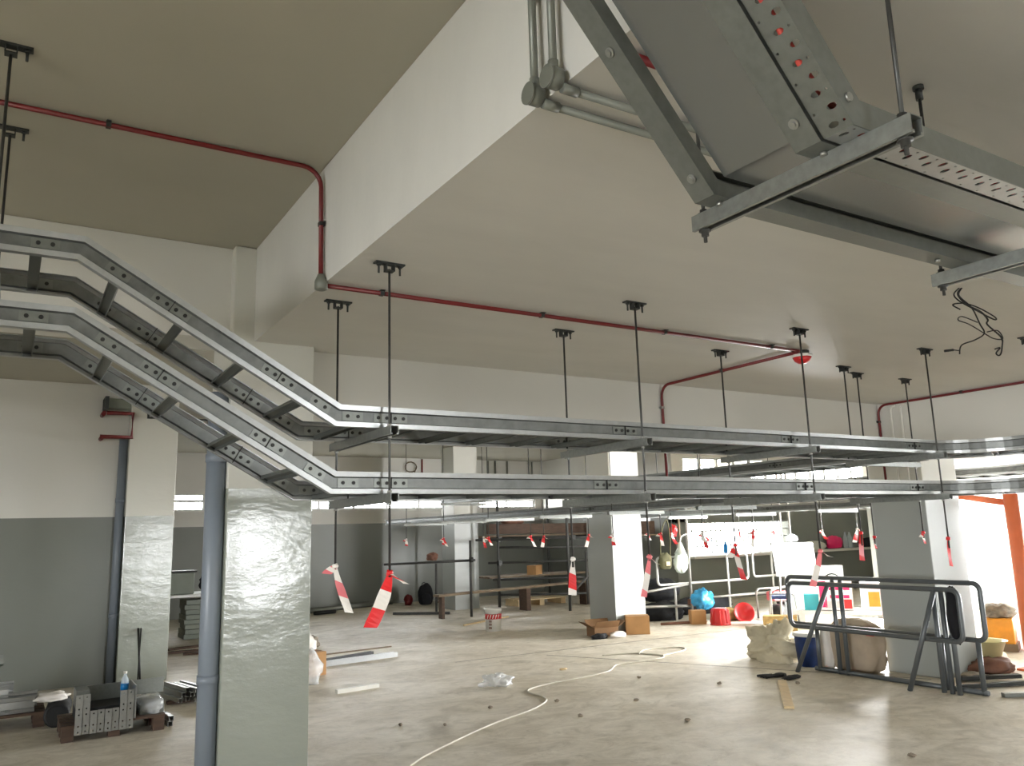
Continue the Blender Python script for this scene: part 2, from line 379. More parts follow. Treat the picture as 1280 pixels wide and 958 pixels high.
# left wall with windows (outside the picture)
wl = MB().box(-8.2, -8, -6, 19, 0, 0.4).box(-8.2, -8, -6, 19, 2.3, ZH-0.002).box(-8.2, -8, 1.3, 19, 0.4, 2.3).box(-8.2, -8, -6, -3.2, 0.4, 2.3)
for y in (-1.1,): wl.box(-8.2, -8, y, y+0.35, 0.4, 2.3)
struct('wall_left', wl, 'paint_wall', 'outer left wall with windows')
wf = MB().box(-8.2, XR, -6.2, -6, 0, 0.6).box(-8.2, XR, -6.2, -6, 2.3, ZH-0.002).box(-8.2, 3.55, -6.2, -6, 0.6, 2.3).box(4.9, XR, -6.2, -6, 0.6, 2.3)
struct('wall_front', wf, 'paint_wall', 'wall behind the camera with windows')
wfo = MB()
for x in (3.55, 4.2, 4.84): wfo.box(x, x+0.06, -6.15, -6.08, 0.6, 2.3)
wfo.box(3.55, 4.9, -6.15, -6.08, 1.7, 1.76)
struct('window_2', wfo, 'alu_frame', 'window bars behind the camera')
# right side
wr = MB().box(XR, XR+0.2, -6, -2.0, 0, ZH-0.002).box(XR, XR+0.2, -0.8, 3.0, 0, 2.65).box(XR, XR+0.2, -4.5, 8.95, 2.65, ZH-0.002).box(XR, XR+0.2, 7.75, 8.0, 0, 2.65).box(XR+0.2, XE, 8.75, 8.95, 0, ZH-0.003)
struct('wall_right', wr, 'paint_wall', 'right wall around the bright doorway')
struct('wall_right_end', MB().box(XE, XE+0.2, 8.7, 13.8, 0, ZH-0.002), 'paint_wall', 'end wall of the right bay')
wq = MB().box(XR, XE, 13.6, 13.8, 0, 0.92).box(XR, XE, 13.6, 13.8, 1.72, 2.35).box(XR, XE, 13.6, 13.8, 3.2, ZH-0.002).box(XR, 12.95, 13.6, 13.8, 0.92, 3.2).box(20.2, XE, 13.6, 13.8, 0.92, 3.2).box(16.3, 20.2, 13.6, 13.8, 0.92, 1.72).box(XR, XR+0.2, 13.8, 18.9, 0, ZH-0.002)
struct('wall_back_right', wq, 'paint_wall', 'dark grey wall below the bright gridded window')
struct('trim_2', MB().box(12.95, 20.2, 13.42, 13.6, 0.92, 0.98), 'paint_white', 'pale ledge under the gridded window')
w3 = MB().box(12.95, 16.3, 13.66, 13.7, 1.69, 1.72).box(12.95, 16.3, 13.66, 13.7, 0.981, 1.0)
w3o = struct('window_3', w3, 'alu_frame', 'bright window with a fine bar grid')
gm = MB()
for k in range(22): gm.box(13.0+k*0.15, 13.03+k*0.15, 13.68, 13.69, 1.0, 1.69)
for z in (1.17, 1.34, 1.51): gm.box(12.95, 16.3, 13.67, 13.68, z, z+0.025)
gm.build('bar_grid', 'alu_frame', w3o)['kind'] = 'stuff'
w4 = MB().box(12.95, 20.2, 13.66, 13.7, 2.35, 2.39).box(12.95, 20.2, 13.66, 13.7, 3.16, 3.2)
w4o = struct('window_4', w4, 'alu_frame', 'upper bright window strip at the right')
for k in range(14): MB().box(12.95+k*0.55, 13.0+k*0.55, 13.65, 13.71, 2.391, 3.159).build('mullion', 'alu_frame', w4o)
d1 = MB().box(XR-0.04, XR+0.22, 7.66, 7.75, 0, 2.65).box(XR-0.04, XR+0.22, 3.0, 3.09, 0, 2.65).box(XR-0.04, XR+0.22, 3.091, 7.659, 2.57, 2.65)
struct('door_1', d1, 'alu_frame', 'white frame of the bright doorway')

# ================================================================== CABLE LADDERS
RAIL = [(-.020, 0), (.013, 0), (.016, .022), (0, .027), (0, .072), (.013, .077), (.017, .100), (-.008, .100),
        (-.008, .097), (.0135, .097), (.010, .0795), (-.003, .0745), (-.003, .0245), (.0125, .0195), (.0105, .003), (-.020, .003)]
WEB = (2, 3, 4, 10, 11, 12)      # mottled web; same steel as the rolled lips, coloured darker to hold its shade
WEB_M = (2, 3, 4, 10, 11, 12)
RAIL_M = [(-a, b) for (a, b) in reversed(RAIL)]
def path_at(path, s):
    for i in range(len(path)-1):
        d = path[i+1]-path[i]
        if s <= d.length or i == len(path)-2: return path[i]+d.normalized()*s, d.normalized()
        s -= d.length
def path_len(path): return sum((path[i+1]-path[i]).length for i in range(len(path)-1))
def frame(t):
    sd = t.cross(V(0, 0, 1)).normalized(); return sd, sd.cross(t)
def plate_on(parent, rail_path, s, outer, n_bolts=4, length=0.17, seam=True):
    """bolted splice plate on the web of a rail; outer=+1 when the outside is to the right of travel"""
    p, t = path_at(rail_path, s); sd, u = frame(t)
    o = MB().obox(p+u*0.0495+sd*(outer*0.0022), t, sd, u, length, 0.004, 0.042).build('splice_plate', 'galvanised_dull', parent)
    for k in range(n_bolts):
        q = p+t*((k-(n_bolts-1)/2)*length/n_bolts)+u*0.0495
        a = q+sd*(outer*0.003); MB().cyl(a, a+sd*(outer*0.006), 0.0085, 8).build('bolt', 'bolt_dark', o)
    if seam:
        MB().obox(p+u*0.05+sd*(outer*0.0062), t, sd, u, 0.003, 0.014, 0.099).build('joint', 'bolt_dark', parent)
def ladder(name, label, front, back, rung_s, plates, group=None, matl='galvanised', rung_w=0.042):
    front = [Vector(p) for p in front]; back = [Vector(p) for p in back]
    c = front[0]; t = thing(name, label, 'cable ladder', (c.x, c.y, c.z), group)
    MB().sweep(front, RAIL, False, WEB).build('side_rail', [matl, 'galvanised_web_shaded'], t)
    MB().sweep(back, RAIL_M, False, WEB_M).build('side_rail', [matl, 'galvanised_web_shaded'], t)
    for (pa, pb, tt) in rung_s:
        pa = Vector(pa); pb = Vector(pb); d = (pb-pa).normalized(); nrm = tt.cross(d).normalized()
        if nrm.z < 0: nrm = -nrm
        ctr = (pa+pb)/2+nrm*0.014; ln = (pb-pa).length-0.006
        rb = MB().obox(ctr+nrm*0.0105, tt, d, nrm, rung_w, ln, 0.003).obox(ctr+tt*(rung_w/2-0.0015), tt, d, nrm, 0.003, ln, 0.022).obox(ctr-tt*(rung_w/2-0.0015), tt, d, nrm, 0.003, ln, 0.022)
        rb.build('rung', 'galvanised_dull', t)
    for (pth, s, outer, sm) in plates: plate_on(t, [Vector(q) for q in pth], s, outer, 4 if sm else 2, 0.17 if sm else 0.10, sm)
    return t
def arc_xy(c, r, a0, a1, z, k=12): return [V(c[0]+r*math.cos(a0+(a1-a0)*i/k), c[1]+r*math.sin(a0+(a1-a0)*i/k), z) for i in range(k+1)]
def main_ladder(label, z0, ztop, xb, xt, xl, plates_x, seams):
    YF, YB = 3.55, 4.12
    flat = [V(xl, YF, ztop), V(xt, YF, ztop), V(xb, YF, z0), V(5.9, YF, z0)]
    front = flat+arc_xy((5.9, 3.10), YF-3.10, PI/2, 0, z0)[1:]+[V(6.35, 1.1, z0)]
    fb = [V(q.x, YB, q.z) for q in flat]
    back = fb+arc_xy((5.9, 3.10), YB-3.10, PI/2, 0, z0)[1:]+[V(6.92, 1.1, z0)]
    L = path_len(flat); rs = []
    s = (0.02-xl) % 0.3
    while s < L:
        p, t = path_at(flat, s); rs.append((p, V(p.x, YB, p.z), t)); s += 0.3
    for a in (75, 50, 25):
        an = math.radians(a); d = V(math.cos(an), math.sin(an), 0)
        rs.append((V(5.9, 3.1, z0)+d*0.45, V(5.9, 3.1, z0)+d*1.02, V(-d.y, d.x, 0)))
    for k in range(6): rs.append((V(6.35, 3.0-k*0.3, z0), V(6.92, 3.0-k*0.3, z0), V(0, -1, 0)))
    # turn x positions along the run into path distances
    def s_of(x):
        if x < xt: return x-xl
        sl = math.hypot(xb-xt, ztop-z0)
        if x < xb: return (xt-xl)+(x-xt)/(xb-xt)*sl
        return (xt-xl)+sl+(x-xb)
    pl = []
    for x in plates_x:
        sm = min(abs(x-q) for q in seams) < 0.01
        pl.append((flat, s_of(x), 1, sm)); pl.append((fb, s_of(x), 1, sm))     # back rail shows its inner face
    return ladder('cable_ladder', label, front, back, rs, pl, 'long galvanised cable ladders')
main_ladder('upper long galvanised cable ladder climbing over to the left', 2.104, 2.73, 1.245, 0.165, -1.3, (-0.35, 0.05, 0.29, 0.50, 0.96, 1.15, 1.33, 1.52, 2.95, 4.35, 5.72), (0.50, 0.96, 1.52, 2.95, 4.35, 5.72))
main_ladder('lower long galvanised cable ladder climbing over to the left', 1.797, 2.43, 1.225, 0.145, -1.3, (-0.35, 0.03, 0.27, 0.47, 0.92, 1.13, 1.31, 1.52, 2.80, 4.45, 5.70), (0.47, 0.92, 1.52, 2.80, 4.45, 5.70))
def straight_y(label, x0, x1, y0, y1, z, group, plates=()):
    fr = [V(x1, y0, z), V(x1, y1, z)]; bk = [V(x0, y0, z), V(x0, y1, z)]
    rs = [(V(x0, y0+0.2+k*0.3, z), V(x1, y0+0.2+k*0.3, z), V(0, 1, 0)) for k in range(int((y1-y0-0.25)/0.3))]
    return ladder('cable_ladder', label, fr, bk, rs, [(bk, s, -1, True) for s in plates], group, 'galvanised')
straight_y('upper branch cable ladder running away under the white beam', 6.32, 6.89, 4.16, 12.6, 2.125, 'branch cable ladders', (1.2, 4.2))
straight_y('lower branch cable ladder running away toward the far wall', 6.32, 6.89, 4.16, 15.0, 1.825, 'branch cable ladders', (1.2, 4.2))
straight_y('upper cable ladder beyond the bluish column at the right', 9.65, 10.22, 2.6, 13.0, 2.105, 'cable ladders in the right bay', (2.0, 5.0))
straight_y('lower cable ladder beyond the bluish column at the right', 9.65, 10.22, 6.4, 13.0, 1.80, 'cable ladders in the right bay', (2.0, 5.0))

# ================================================================== TRAPEZE HANGERS
STRUT = [(-.0205, 0), (-.0205, .041), (.0205, .041), (.0205, 0), (.011, 0), (.011, .006), (.0175, .006), (.0175, .038), (-.0175, .038), (-.0175, .006), (-.011, .006), (-.011, 0)]
def ceiling_bracket(t, x, y, z, ax='x'):
    d = V(1, 0, 0) if ax == 'x' else V(0, 1, 0); e = V(-d.y, d.x, 0); u = V(0, 0, 1); c = V(x, y, z)
    b = MB().obox(c-u*0.004, d, e, u, 0.15, 0.041, 0.008).obox(c+d*0.02-u*0.024, d, e, u, 0.004, 0.04, 0.032).obox(c-d*0.02-u*0.024, d, e, u, 0.004, 0.04, 0.032).obox(c-u*0.040, d, e, u, 0.044, 0.04, 0.005)
    o = b.build('ceiling_bracket', 'bracket_steel', t)
    for s in (-1, 1):
        q = c+d*(0.055*s); a = MB().cyl(q-u*0.008, q-u*0.055, 0.0055, 6); nut(a, (q.x, q.y, q.z-0.013), 0.011, 0.010); a.build('anchor_bolt', 'bracket_steel', o)
def rod(t, x, y, ztop, zbot, struts, r=0.006):
    ceiling_bracket(t, x, y, ztop)
    MB().cyl((x, y, zbot), (x, y, ztop-0.03), r, 8).build('threaded_rod', 'rod_steel', t)
    for z in struts:
        nut(MB(), (x, y, z-0.0065), 0.011, 0.012).build('nut', 'zinc_nut', t); nut(MB(), (x, y, z+0.0475), 0.011, 0.012).build('nut', 'zinc_nut', t)
def trapeze(label, xs, ys, ztop, zstr, zbot, group, along='y', over=0.06):
    t = thing('trapeze_hanger', label, 'hanger', (xs[0], ys[0], min(zbot)), group)
    rods = [(xs[0], ys[0]), (xs[-1], ys[-1])]
    for i, (x, y) in enumerate(rods): rod(t, x, y, ztop, zbot[i], zstr)
    for z in zstr:
        if along == 'y': MB().sweep([(xs[0], ys[0]-over, z), (xs[0], ys[-1]+over, z)], STRUT).build('strut_channel', 'galvanised_strut', t)
        else: MB().sweep([(xs[0]-over, ys[0], z), (xs[-1]+over, ys[0], z)], STRUT).build('strut_channel', 'galvanised_strut', t)
    return t
ZS = (1.755, 2.062)
G = 'trapeze hangers under the long ladders'
trapeze('trapeze hanger at the left picture edge under the higher ceiling', (-0.12,), (3.47, 4.22), ZH, (2.388, 2.688), (2.2, 2.2), G)
trapeze('trapeze hanger nearest the large glossy column, first of the row', (1.485,), (3.48, 4.20), ZL, ZS, (1.42, 1.44), G)
trapeze('trapeze hanger second from the large glossy column', (3.02,), (3.48, 4.20), ZL, ZS, (1.43, 1.38), G)
trapeze('trapeze hanger third from the large glossy column, by the red alarm dome', (4.455,), (3.48, 4.20), ZL, ZS, (1.42, 1.40), G)
trapeze('trapeze hanger at the curved end of the long ladders', (5.90,), (3.48, 4.20), ZL, ZS, (1.40, 1.42), G)
trapeze('trapeze hanger crosswise under the start of the branch ladders', (6.27, 6.98), (4.34, 4.34), ZL, (1.783, 2.083), (1.42, 1.45), 'trapeze hangers along the branch ladders', 'x')
ORD = ('first', 'second', 'third', 'fourth', 'fifth', 'sixth')
for i, y in enumerate((6.3, 7.8, 9.3, 10.8, 12.3, 13.8)):
    trapeze('%s far trapeze hanger along the receding branch ladders, counted from the near end' % ORD[i], (6.22, 6.98), (y, y), ZH, (1.783, 2.083) if y < 12.5 else (1.783,), (1.52, 1.52), 'far trapeze hangers along the branch ladders', 'x')
trapeze('trapeze hanger with a short rod over the curved end, cut by the right edge', (6.27, 7.0), (2.93, 2.93), ZL, (1.755, 2.062), (1.5, 1.5), G, 'x')
for i, y in enumerate((5.9, 7.4, 8.9, 10.4, 11.9)):
    trapeze('%s far trapeze hanger along the right bay ladders, counted from the doorway' % ORD[i], (9.55, 10.32), (y, y), ZH, (1.758, 2.063) if y > 6.3 else (2.063,), (1.50, 1.50), 'far trapeze hangers in the right bay', 'x')

# ------------------------------------------------------------------ warning tapes on the rod ends
def tape(label, x, y, z, length, lean, cols=('tape_red', 'tape_white'), width=0.045, loop=None, group=None, ph=0, yaw=0.55):
    t = thing('warning_tape', label, 'tape', (x, y, z), group)
    sd = V(math.cos(yaw), -math.sin(yaw), 0); fw = V(-sd.y, sd.x, 0)
    k = MB(); blob(k, (x, y, z), (0.016, 0.016, 0.014), int(x*100+y*10), 0.4, 8, 6, False); k.build('knot', cols[1] if ph else cols[0], t)
    def ribbon(p0, ln, lean2, w0, nm, rows, ph2, curl):
        mb = MB(); R = []
        for i in range(rows+1):
            f = i/rows; c = Vector(p0)+sd*(lean2*ln*(f**1.4))-V(0, 0, 1)*(ln*f*(1-0.15*abs(lean2)))+fw*(curl*math.sin(f*3.0))
            w = w0*(0.35+0.65*min(1, f*2.2)); tw = 0.5*math.sin(f*2.4+ph2)
            dd = sd*math.cos(tw)+fw*math.sin(tw); sl = V(0, 0, 0.02*min(1, f*3)*(1 if i < rows else 0.3))
            R.append((c-dd*w/2+sl*0.5, c+dd*w/2-sl*0.5))
        per = max(1, round(rows*0.09/ln)) if ln > 0.12 else max(1, rows//3)
        for i in range(rows):
            mb.m = ((i//per)+ph2) % 2; th = fw*0.0015
            a, bq = R[i]; d2, c2 = R[i+1]
            mb.add([a, bq, c2, d2, a+th, bq+th, c2+th, d2+th], [(0, 1, 2, 3), (7, 6, 5, 4), (0, 3, 7, 4), (1, 5, 6, 2), (0, 4, 5, 1), (2, 6, 7, 3)])
        mb.build(nm, list(cols), t)
    ribbon((x, y, z), length, lean, width, 'tail', 12, ph, 0.012)
    if loop: ribbon((x, y, z+0.005), loop[0], loop[1], width*0.8, 'tail', 6, 1-ph, -0.01)
    return t
tape('big red and white warning tape on the front rod nearest the glossy column', 1.485, 3.48, 1.44, 0.25, -0.35, loop=(0.07, 1.2), width=0.06)
tape('faded pink and white warning tape on the rear rod nearest the glossy column', 1.485, 4.20, 1.455, 0.25, 0.3, ('tape_pink', 'tape_white'), loop=(0.05, -1.0), ph=1, width=0.05)
tape('red and white tape hanging left of the middle column, second rear rod', 3.02, 4.20, 1.43, 0.22, -0.05, ('tape_red', 'tape_white'), width=0.05, ph=1)
tape('faded pale pink tape just right of the middle column, second front rod', 3.02, 3.48, 1.45, 0.22, -0.2, ('tape_pink', 'tape_white'), loop=(0.05, 0.9), width=0.035)
tape('red and white tape with a long pale tail before the white guardrails', 4.455, 4.20, 1.47, 0.25, 0.18, loop=(0.10, -0.5), width=0.055)
tape('faded pink tape hanging over the left end of the pipe barriers', 4.455, 3.48, 1.43, 0.23, -0.3, ('tape_pink', 'tape_white'), loop=(0.05, 1.2), width=0.05)
tape('red tape hanging against the left edge of the bluish column', 5.90, 4.20, 1.52, 0.22, -0.05, ('tape_red', 'tape_pink'), width=0.055)
tape('small red tape hanging in front of the bluish column', 6.98, 4.34, 1.50, 0.10, 0.1, loop=(0.05, -0.6), width=0.035)
tape('narrow red tape hanging before the bright doorway', 5.90, 3.48, 1.47, 0.20, 0.0, ('tape_red', 'tape_red'), width=0.035)
tape('small red tape on the rod left of the bluish column', 6.27, 4.34, 1.48, 0.10, 0.1, width=0.03)
rt = random.Random(5)
for i, y in enumerate((6.3, 7.8, 9.3, 10.8, 12.3, 13.8)):
    for x in (6.22, 6.98):
        tape('small red and white tape, %s one on the %s far branch ladder hanger' % ('left' if x < 6.5 else 'right', ORD[i]), x, y, 1.545, 0.15+rt.uniform(-.03, .04), rt.uniform(-0.3, 0.4), ('tape_red', 'tape_white'), width=0.05, loop=(0.05, rt.choice((-1, 1))), group='small tapes along the branch ladders', ph=rt.randint(0, 1))
for i, y in enumerate((5.9, 7.4, 8.9, 10.4, 11.9)):
    for x in (9.55, 10.32):
        tape('small red and white tape, %s one on the %s right bay hanger from the doorway' % ('left' if x < 10 else 'right', ORD[i]), x, y, 1.52, 0.16+rt.uniform(-.03, .05), rt.uniform(-0.3, 0.4), ('tape_red', 'tape_white'), width=0.06, loop=(0.05, rt.choice((-1, 1))), group='small tapes in the right bay', ph=rt.randint(0, 1))

# ================================================================== OVERHEAD TRAYS NEAR THE CAMERA
AX, AZ = V(1, 0, 0), V(0, 0, 1)
ZT = 2.404; SL = math.radians(48.5); XB = 1.42
def slope_pt(y, s, b=0.0): return V(XB-math.cos(SL)*s, y, ZT+math.sin(SL)*s)
# solid tray: two deep C rails and a sunk cover panel
t = thing('solid_cable_tray', 'wide solid cable tray overhead bending up steeply near the camera', 'cable tray', (XB, 1.2, ZT))
pth = lambda y: [slope_pt(y, 1.15), V(XB, y, ZT), V(4.6, y, ZT)]
CR = [(0, 0), (.066, 0), (.066, .003), (.003, .003), (.003, .085), (.03, .085), (.03, .088), (0, .088)]     # flange to the right of travel (towards -Y)
MB().sweep(pth(1.385), CR).build('side_rail', 'galvanised_dull', t)
MB().sweep(pth(1.008), [(-a, b) for (a, b) in reversed(CR)]).build('side_rail', 'galvanised_dull', t)
MB().sweep(pth(1.385), [(.063, .003), (.066, .003), (.066, .040), (.063, .040)]).build('rail_lip', 'galvanised_dull', t)
MB().sweep(pth(1.20), [(-.10, .042), (.132, .042), (.132, .046), (-.10, .046)]).build('cover_panel', 'galvanised_sheet', t)
for (s, y) in ((0.06, 1.04), (0.06, 1.35), (0.42, 1.35), (0.80, 1.35)):
    q = slope_pt(y, s); nn = V(-math.sin(SL), 0, -math.cos(SL))
    MB().cyl(q+nn*0.001, q+nn*0.005, 0.012, 10).cyl(q+nn*0.005, q+nn*0.010, 0.007, 8).build('bolt', 'zinc_nut', t)
for (x, y) in ((XB+0.05, 1.04), (XB+0.05, 1.35), (2.42, 1.35), (2.42, 1.04)):
    MB().cyl((x, y, ZT-0.001), (x, y, ZT-0.009), 0.008, 8).build('bolt', 'zinc_nut', t)
# perforated tray
t = thing('perforated_cable_tray', 'narrow perforated cable tray beside the solid tray overhead', 'cable tray', (XB, 0.98, ZT))
Y0, Y1 = 0.930, 1.000
def perf(o, au, ln, pitch=0.074):
    cells = []; n = int(ln/pitch); av = V(0, 1, 0); an = au.cross(av)
    if an.z < 0: an = -an
    for k in range(n):
        u0 = k*pitch; w = Y1-Y0
        for h in range(2):
            a = u0+h*pitch/2; bq = a+pitch/2; mid = (a+bq)/2
            if h == 0:
                cells += [(a, bq, 0, w*0.28, (mid, w*0.14, 0.003, 0.003)), (a, bq, w*0.28, w*0.74, (mid, w*0.5, 0.007, 0.012)), (a, bq, w*0.74, w, None)]
            else:
                cells += [(a, bq, 0, w*0.5, (mid, w*0.26, 0.007, 0.012)), (a, bq, w*0.5, w*0.78, None), (a, bq, w*0.78, w, (mid, w*0.88, 0.003, 0.003))]
    return holed_plate(MB(), o, au, av, an, cells, 0.0022)
us = V(-math.cos(SL), 0, math.sin(SL))
pb = perf(slope_pt(Y0, 0.0), us, 1.1); pb2 = perf(V(XB, Y0, ZT), AX, 3.0)
pb.build('perforated_base', 'galvanised_dull', t); pb2.build('perforated_base', 'galvanised', t)  # one steel throughout; the slope takes the darker metal as painted shade
MB().sweep(pth(Y0), [(0, 0), (.0025, 0), (.0025, .062), (-.008, .062), (-.008, .0595), (0, .0595)]).build('side_wall', 'galvanised_dull', t)
MB().sweep(pth(Y1), [(0, 0), (.0025, 0), (.0025, .062), (0, .062)]).build('side_wall', 'galvanised_dull', t)
q = slope_pt(Y0, 0.05)+V(0, -0.0026, 0)+V(math.sin(SL), 0, math.cos(SL))*0.03
MB().cyl(q, q-V(0, 0.006, 0), 0.010, 8).build('bolt', 'zinc_nut', t)
# red cables lying in the perforated tray
for i, yy in enumerate((0.966,)):
    pts = [slope_pt(yy, 1.1)+V(0, 0, 0.016), slope_pt(yy, 0.12)+V(0, 0, 0.016), V(XB+0.08, yy+0.01, ZT+0.02), V(XB+0.3, 0.988, ZT+0.03), V(4.3, 0.988, ZT+0.03)]
    single('red_cable', MB().tube(fillet(pts, 0.12), 0.008, 8), 'red_cable', 'red cable lying in the perforated tray overhead', 'cable')
# trapezes carrying both trays
def big_trapeze(label, x, rods):
    t = thing('trapeze_hanger', label, 'hanger', (x, 0.84, ZT-0.041), 'trapeze hangers of the overhead trays')
    MB().sweep([(x, 0.84, ZT-0.0415), (x, 1.455, ZT-0.0415)], STRUT).build('strut_channel', 'galvanised_strut', t)
    for y in rods:
        ceiling_bracket(t, x, y, ZL)
        MB().cyl((x, y, ZT-0.075), (x, y, ZL-0.03), 0.005, 10).build('threaded_rod', 'rod_steel', t)
        MB().lathe((x, y, ZT-0.058), [(0.010, 0), (0.010, 0.012), (0.016, 0.0125), (0.016, 0.0160)], 12).build('nut', 'rod_steel', t)
        MB().lathe((x, y, ZT), [(0.017, 0), (0.017, 0.003), (0.010, 0.004), (0.010, 0.014)], 12).build('nut', 'rod_steel', t)
big_trapeze('near strut with hanging bolts across the overhead trays', 1.495, (0.868, 1.43))
big_trapeze('second strut across the overhead trays at the right edge', 2.575, (0.868, 1.43))
o = thing('hanger_rod', 'short threaded rod with coupling dropping from the ceiling behind the near strut', 'rod', (2.27, 0.965, ZT+0.005))
MB().cyl((2.262, 1.253, ZT+0.05), (2.262, 1.253, ZL-0.04), 0.005, 8).build('threaded_rod', 'rod_steel', o)
MB().cyl((2.262, 1.253, ZL-0.045), (2.262, 1.253, ZL), 0.011, 8).lathe((2.262, 1.253, ZL-0.012), [(0.016, 0), (0.016, 0.012)], 12).build('coupling', 'bracket_steel', o)

# ================================================================== CONDUITS
def saddle(t, c, ax, nrm, r, m):
    c = Vector(c); ax = Vector(ax); nrm = Vector(nrm)
    e = ax.cross(nrm)
    MB().obox(c+nrm*(r*0.2), ax, e, nrm, 0.022, r*2+0.008, r*2+0.004).obox(c+nrm*(r-0.002), ax, e, nrm, 0.018, r*2+0.04, 0.004).build('saddle_clip', m, t)
RC = 0.0125
t = thing('red_conduit', 'long dark red conduit crossing both ceilings to the alarm dome', 'conduit', (1.28, 3.9, ZL))
MB().tube(fillet([(-1.2, 3.95, ZH-0.02), (1.288, 3.93, ZH-0.02), (1.288, 3.91, ZL+0.03)], 0.10), RC, 10).build('pipe', 'red_pipe', t)
MB().tube([(1.30, 3.90, ZL-0.018), (4.97, 3.90, ZL-0.018)], RC, 10).build('pipe', 'red_pipe', t)
MB().tube(fillet([(4.99, 3.92, ZL-0.018), (4.99, 5.452, ZL-0.018), (4.99, 5.452, 1.95)], 0.10), RC, 10).build('pipe', 'red_pipe', t)
for x in (0.27,): saddle(t, (x, 3.94, ZH-0.02), (1, 0, 0), (0, 0, 1), RC, 'bracket_steel')
saddle(t, (1.288, 3.92, 3.22), (0, 0, 1), (1, 0, 0), RC, 'bracket_steel')
for x in (1.62, 2.65, 3.63, 4.66): saddle(t, (x, 3.90, ZL-0.018), (1, 0, 0), (0, 0, 1), RC, 'bracket_steel')
saddle(t, (4.99, 4.7, ZL-0.018), (0, 1, 0), (0, 0, 1), RC, 'bracket_steel')
saddle(t, (4.99, 5.452, 2.68), (0, 0, 1), (0, 1, 0), RC, 'zinc_nut')
MB().lathe((1.288, 3.905, ZL-0.045), [(0.02, 0), (0.034, 0.006), (0.034, 0.045), (0.018, 0.085)], 12).build('elbow_box', 'grey_conduit', t)
t = thing('alarm_dome', 'red and white alarm dome on the low ceiling at the conduit corner', 'alarm', (5.05, 3.95, ZL-0.09))
MB().lathe((5.06, 3.95, ZL-0.03), [(0.055, 0), (0.055, 0.03)], 20).build('base', 'bracket_steel', t)
MB().lathe((5.06, 3.95, ZL-0.055), [(0.05, 0), (0.075, 0.01), (0.075, 0.025)], 20).build('collar', 'white_plastic', t)
MB().lathe((5.06, 3.95, ZL-0.10), [(0.001, 0), (0.03, 0.004), (0.055, 0.022), (0.07, 0.05)], 20).build('dome', 'red_plastic', t)
t = thing('red_conduit', 'red conduit along the right beam bending down behind the ladders', 'conduit', (8.18, 4.0, 2.8))
MB().tube(fillet([(8.185, 2.0, ZL-0.02), (8.185, 5.45, ZL-0.02), (8.185, 5.45, 2.0)], 0.10), RC, 10).build('pipe', 'red_pipe', t)
saddle(t, (8.185, 4.5, ZL-0.02), (0, 1, 0), (0, 0, 1), RC, 'bracket_steel'); saddle(t, (8.185, 5.45, 2.7), (0, 0, 1), (0, 1, 0), RC, 'bracket_steel')
for i, (yy, lb) in enumerate(((5.30, 'white conduit close beside the right red conduit'), (5.18, 'white conduit farther from the right red conduit'))):
    single('white_conduit', MB().tube(fillet([(8.185, yy-0.06, ZL-0.05), (8.185, yy, ZL-0.06), (8.185, yy, 2.0)], 0.04), 0.011, 8), 'white_plastic', lb, 'conduit')
t = thing('red_conduit', 'red conduit on the near ceiling behind the overhead trays', 'conduit', (1.3, 1.54, ZL-0.02))
MB().tube([(1.32, 1.535, ZL-0.016), (6.0, 1.54, ZL-0.016)], RC, 10).build('pipe', 'red_pipe', t)
saddle(t, (2.7, 1.537, ZL-0.016), (1, 0, 0), (0, 0, 1), RC, 'bracket_steel')
# grey conduits with round boxes on the slab edge
for i, (y, lb) in enumerate(((1.865, 'grey conduit with round box, left of the pair on the slab edge'), (1.765, 'grey conduit with round box, right of the pair on the slab edge'))):
    t = thing('grey_conduit', lb, 'conduit', (1.27, y, 2.88), 'grey conduits on the slab edge'); zb = 2.905+0.004*i; xc = 1.272
    MB().cyl((xc, y, zb+0.03), (xc, y, ZH-0.01), 0.0125, 12).build('pipe', 'grey_conduit', t)
    MB().cyl((xc, y, zb+0.025), (xc, y, zb+0.055), 0.016, 12).build('coupling', 'grey_conduit', t)
    bx = MB().lathe((xc-0.022, y, zb), [(0.033, 0), (0.033, 0.040)], 20, (1, 0, 0)).build('round_box', 'grey_conduit', t)
    MB().lathe((xc-0.028, y, zb), [(0.035, 0), (0.035, 0.006)], 20, (1, 0, 0)).build('lid', 'grey_conduit', bx)
    yy = y-0.012
    MB().cyl((xc+0.02, yy, 2.878), (4.2, yy-0.02, 2.882), 0.0125, 12).build('pipe', 'grey_conduit', t)
    MB().cyl((xc+0.02, yy, 2.878), (xc+0.075, yy, 2.878), 0.016, 12).build('coupling', 'grey_conduit', t)
    saddle(t, (xc, y, 3.25+0.05*i), (0, 0, 1), (1, 0, 0), 0.0125, 'bracket_steel')
# red U pipe and its bracket on the left column
t = thing('red_pipe_loop', 'dark red U shaped pipe on the wall beside the left column', 'pipe', (1.0, 10.75, 2.87))
MB().tube([(0.87, 10.76, 2.875), (1.215, 10.74, 2.875), (1.215, 10.74, 3.165), (0.93, 10.76, 3.165)], 0.026, 10).build('pipe', 'red_pipe', t)
for z in (2.875, 3.165): MB().tube([(0.9, 10.76, z), (0.9, 11.02, z)], 0.026, 10).build('pipe', 'red_pipe', t)
t = thing('wall_bracket', 'dark steel bracket above the red U pipe', 'bracket', (1.0, 10.9, 3.2))
MB().box(0.90, 0.94, 10.7, 11.02, 3.20, 3.36).build('arm', 'bracket_steel', t); MB().box(0.94, 1.2, 10.85, 11.02, 3.24, 3.36).build('box', 'grey_panel', t)
t = thing('wall_bracket', 'thin dark angle bracket hanging beside the left column', 'bracket', (1.6, 10.75, 3.1))
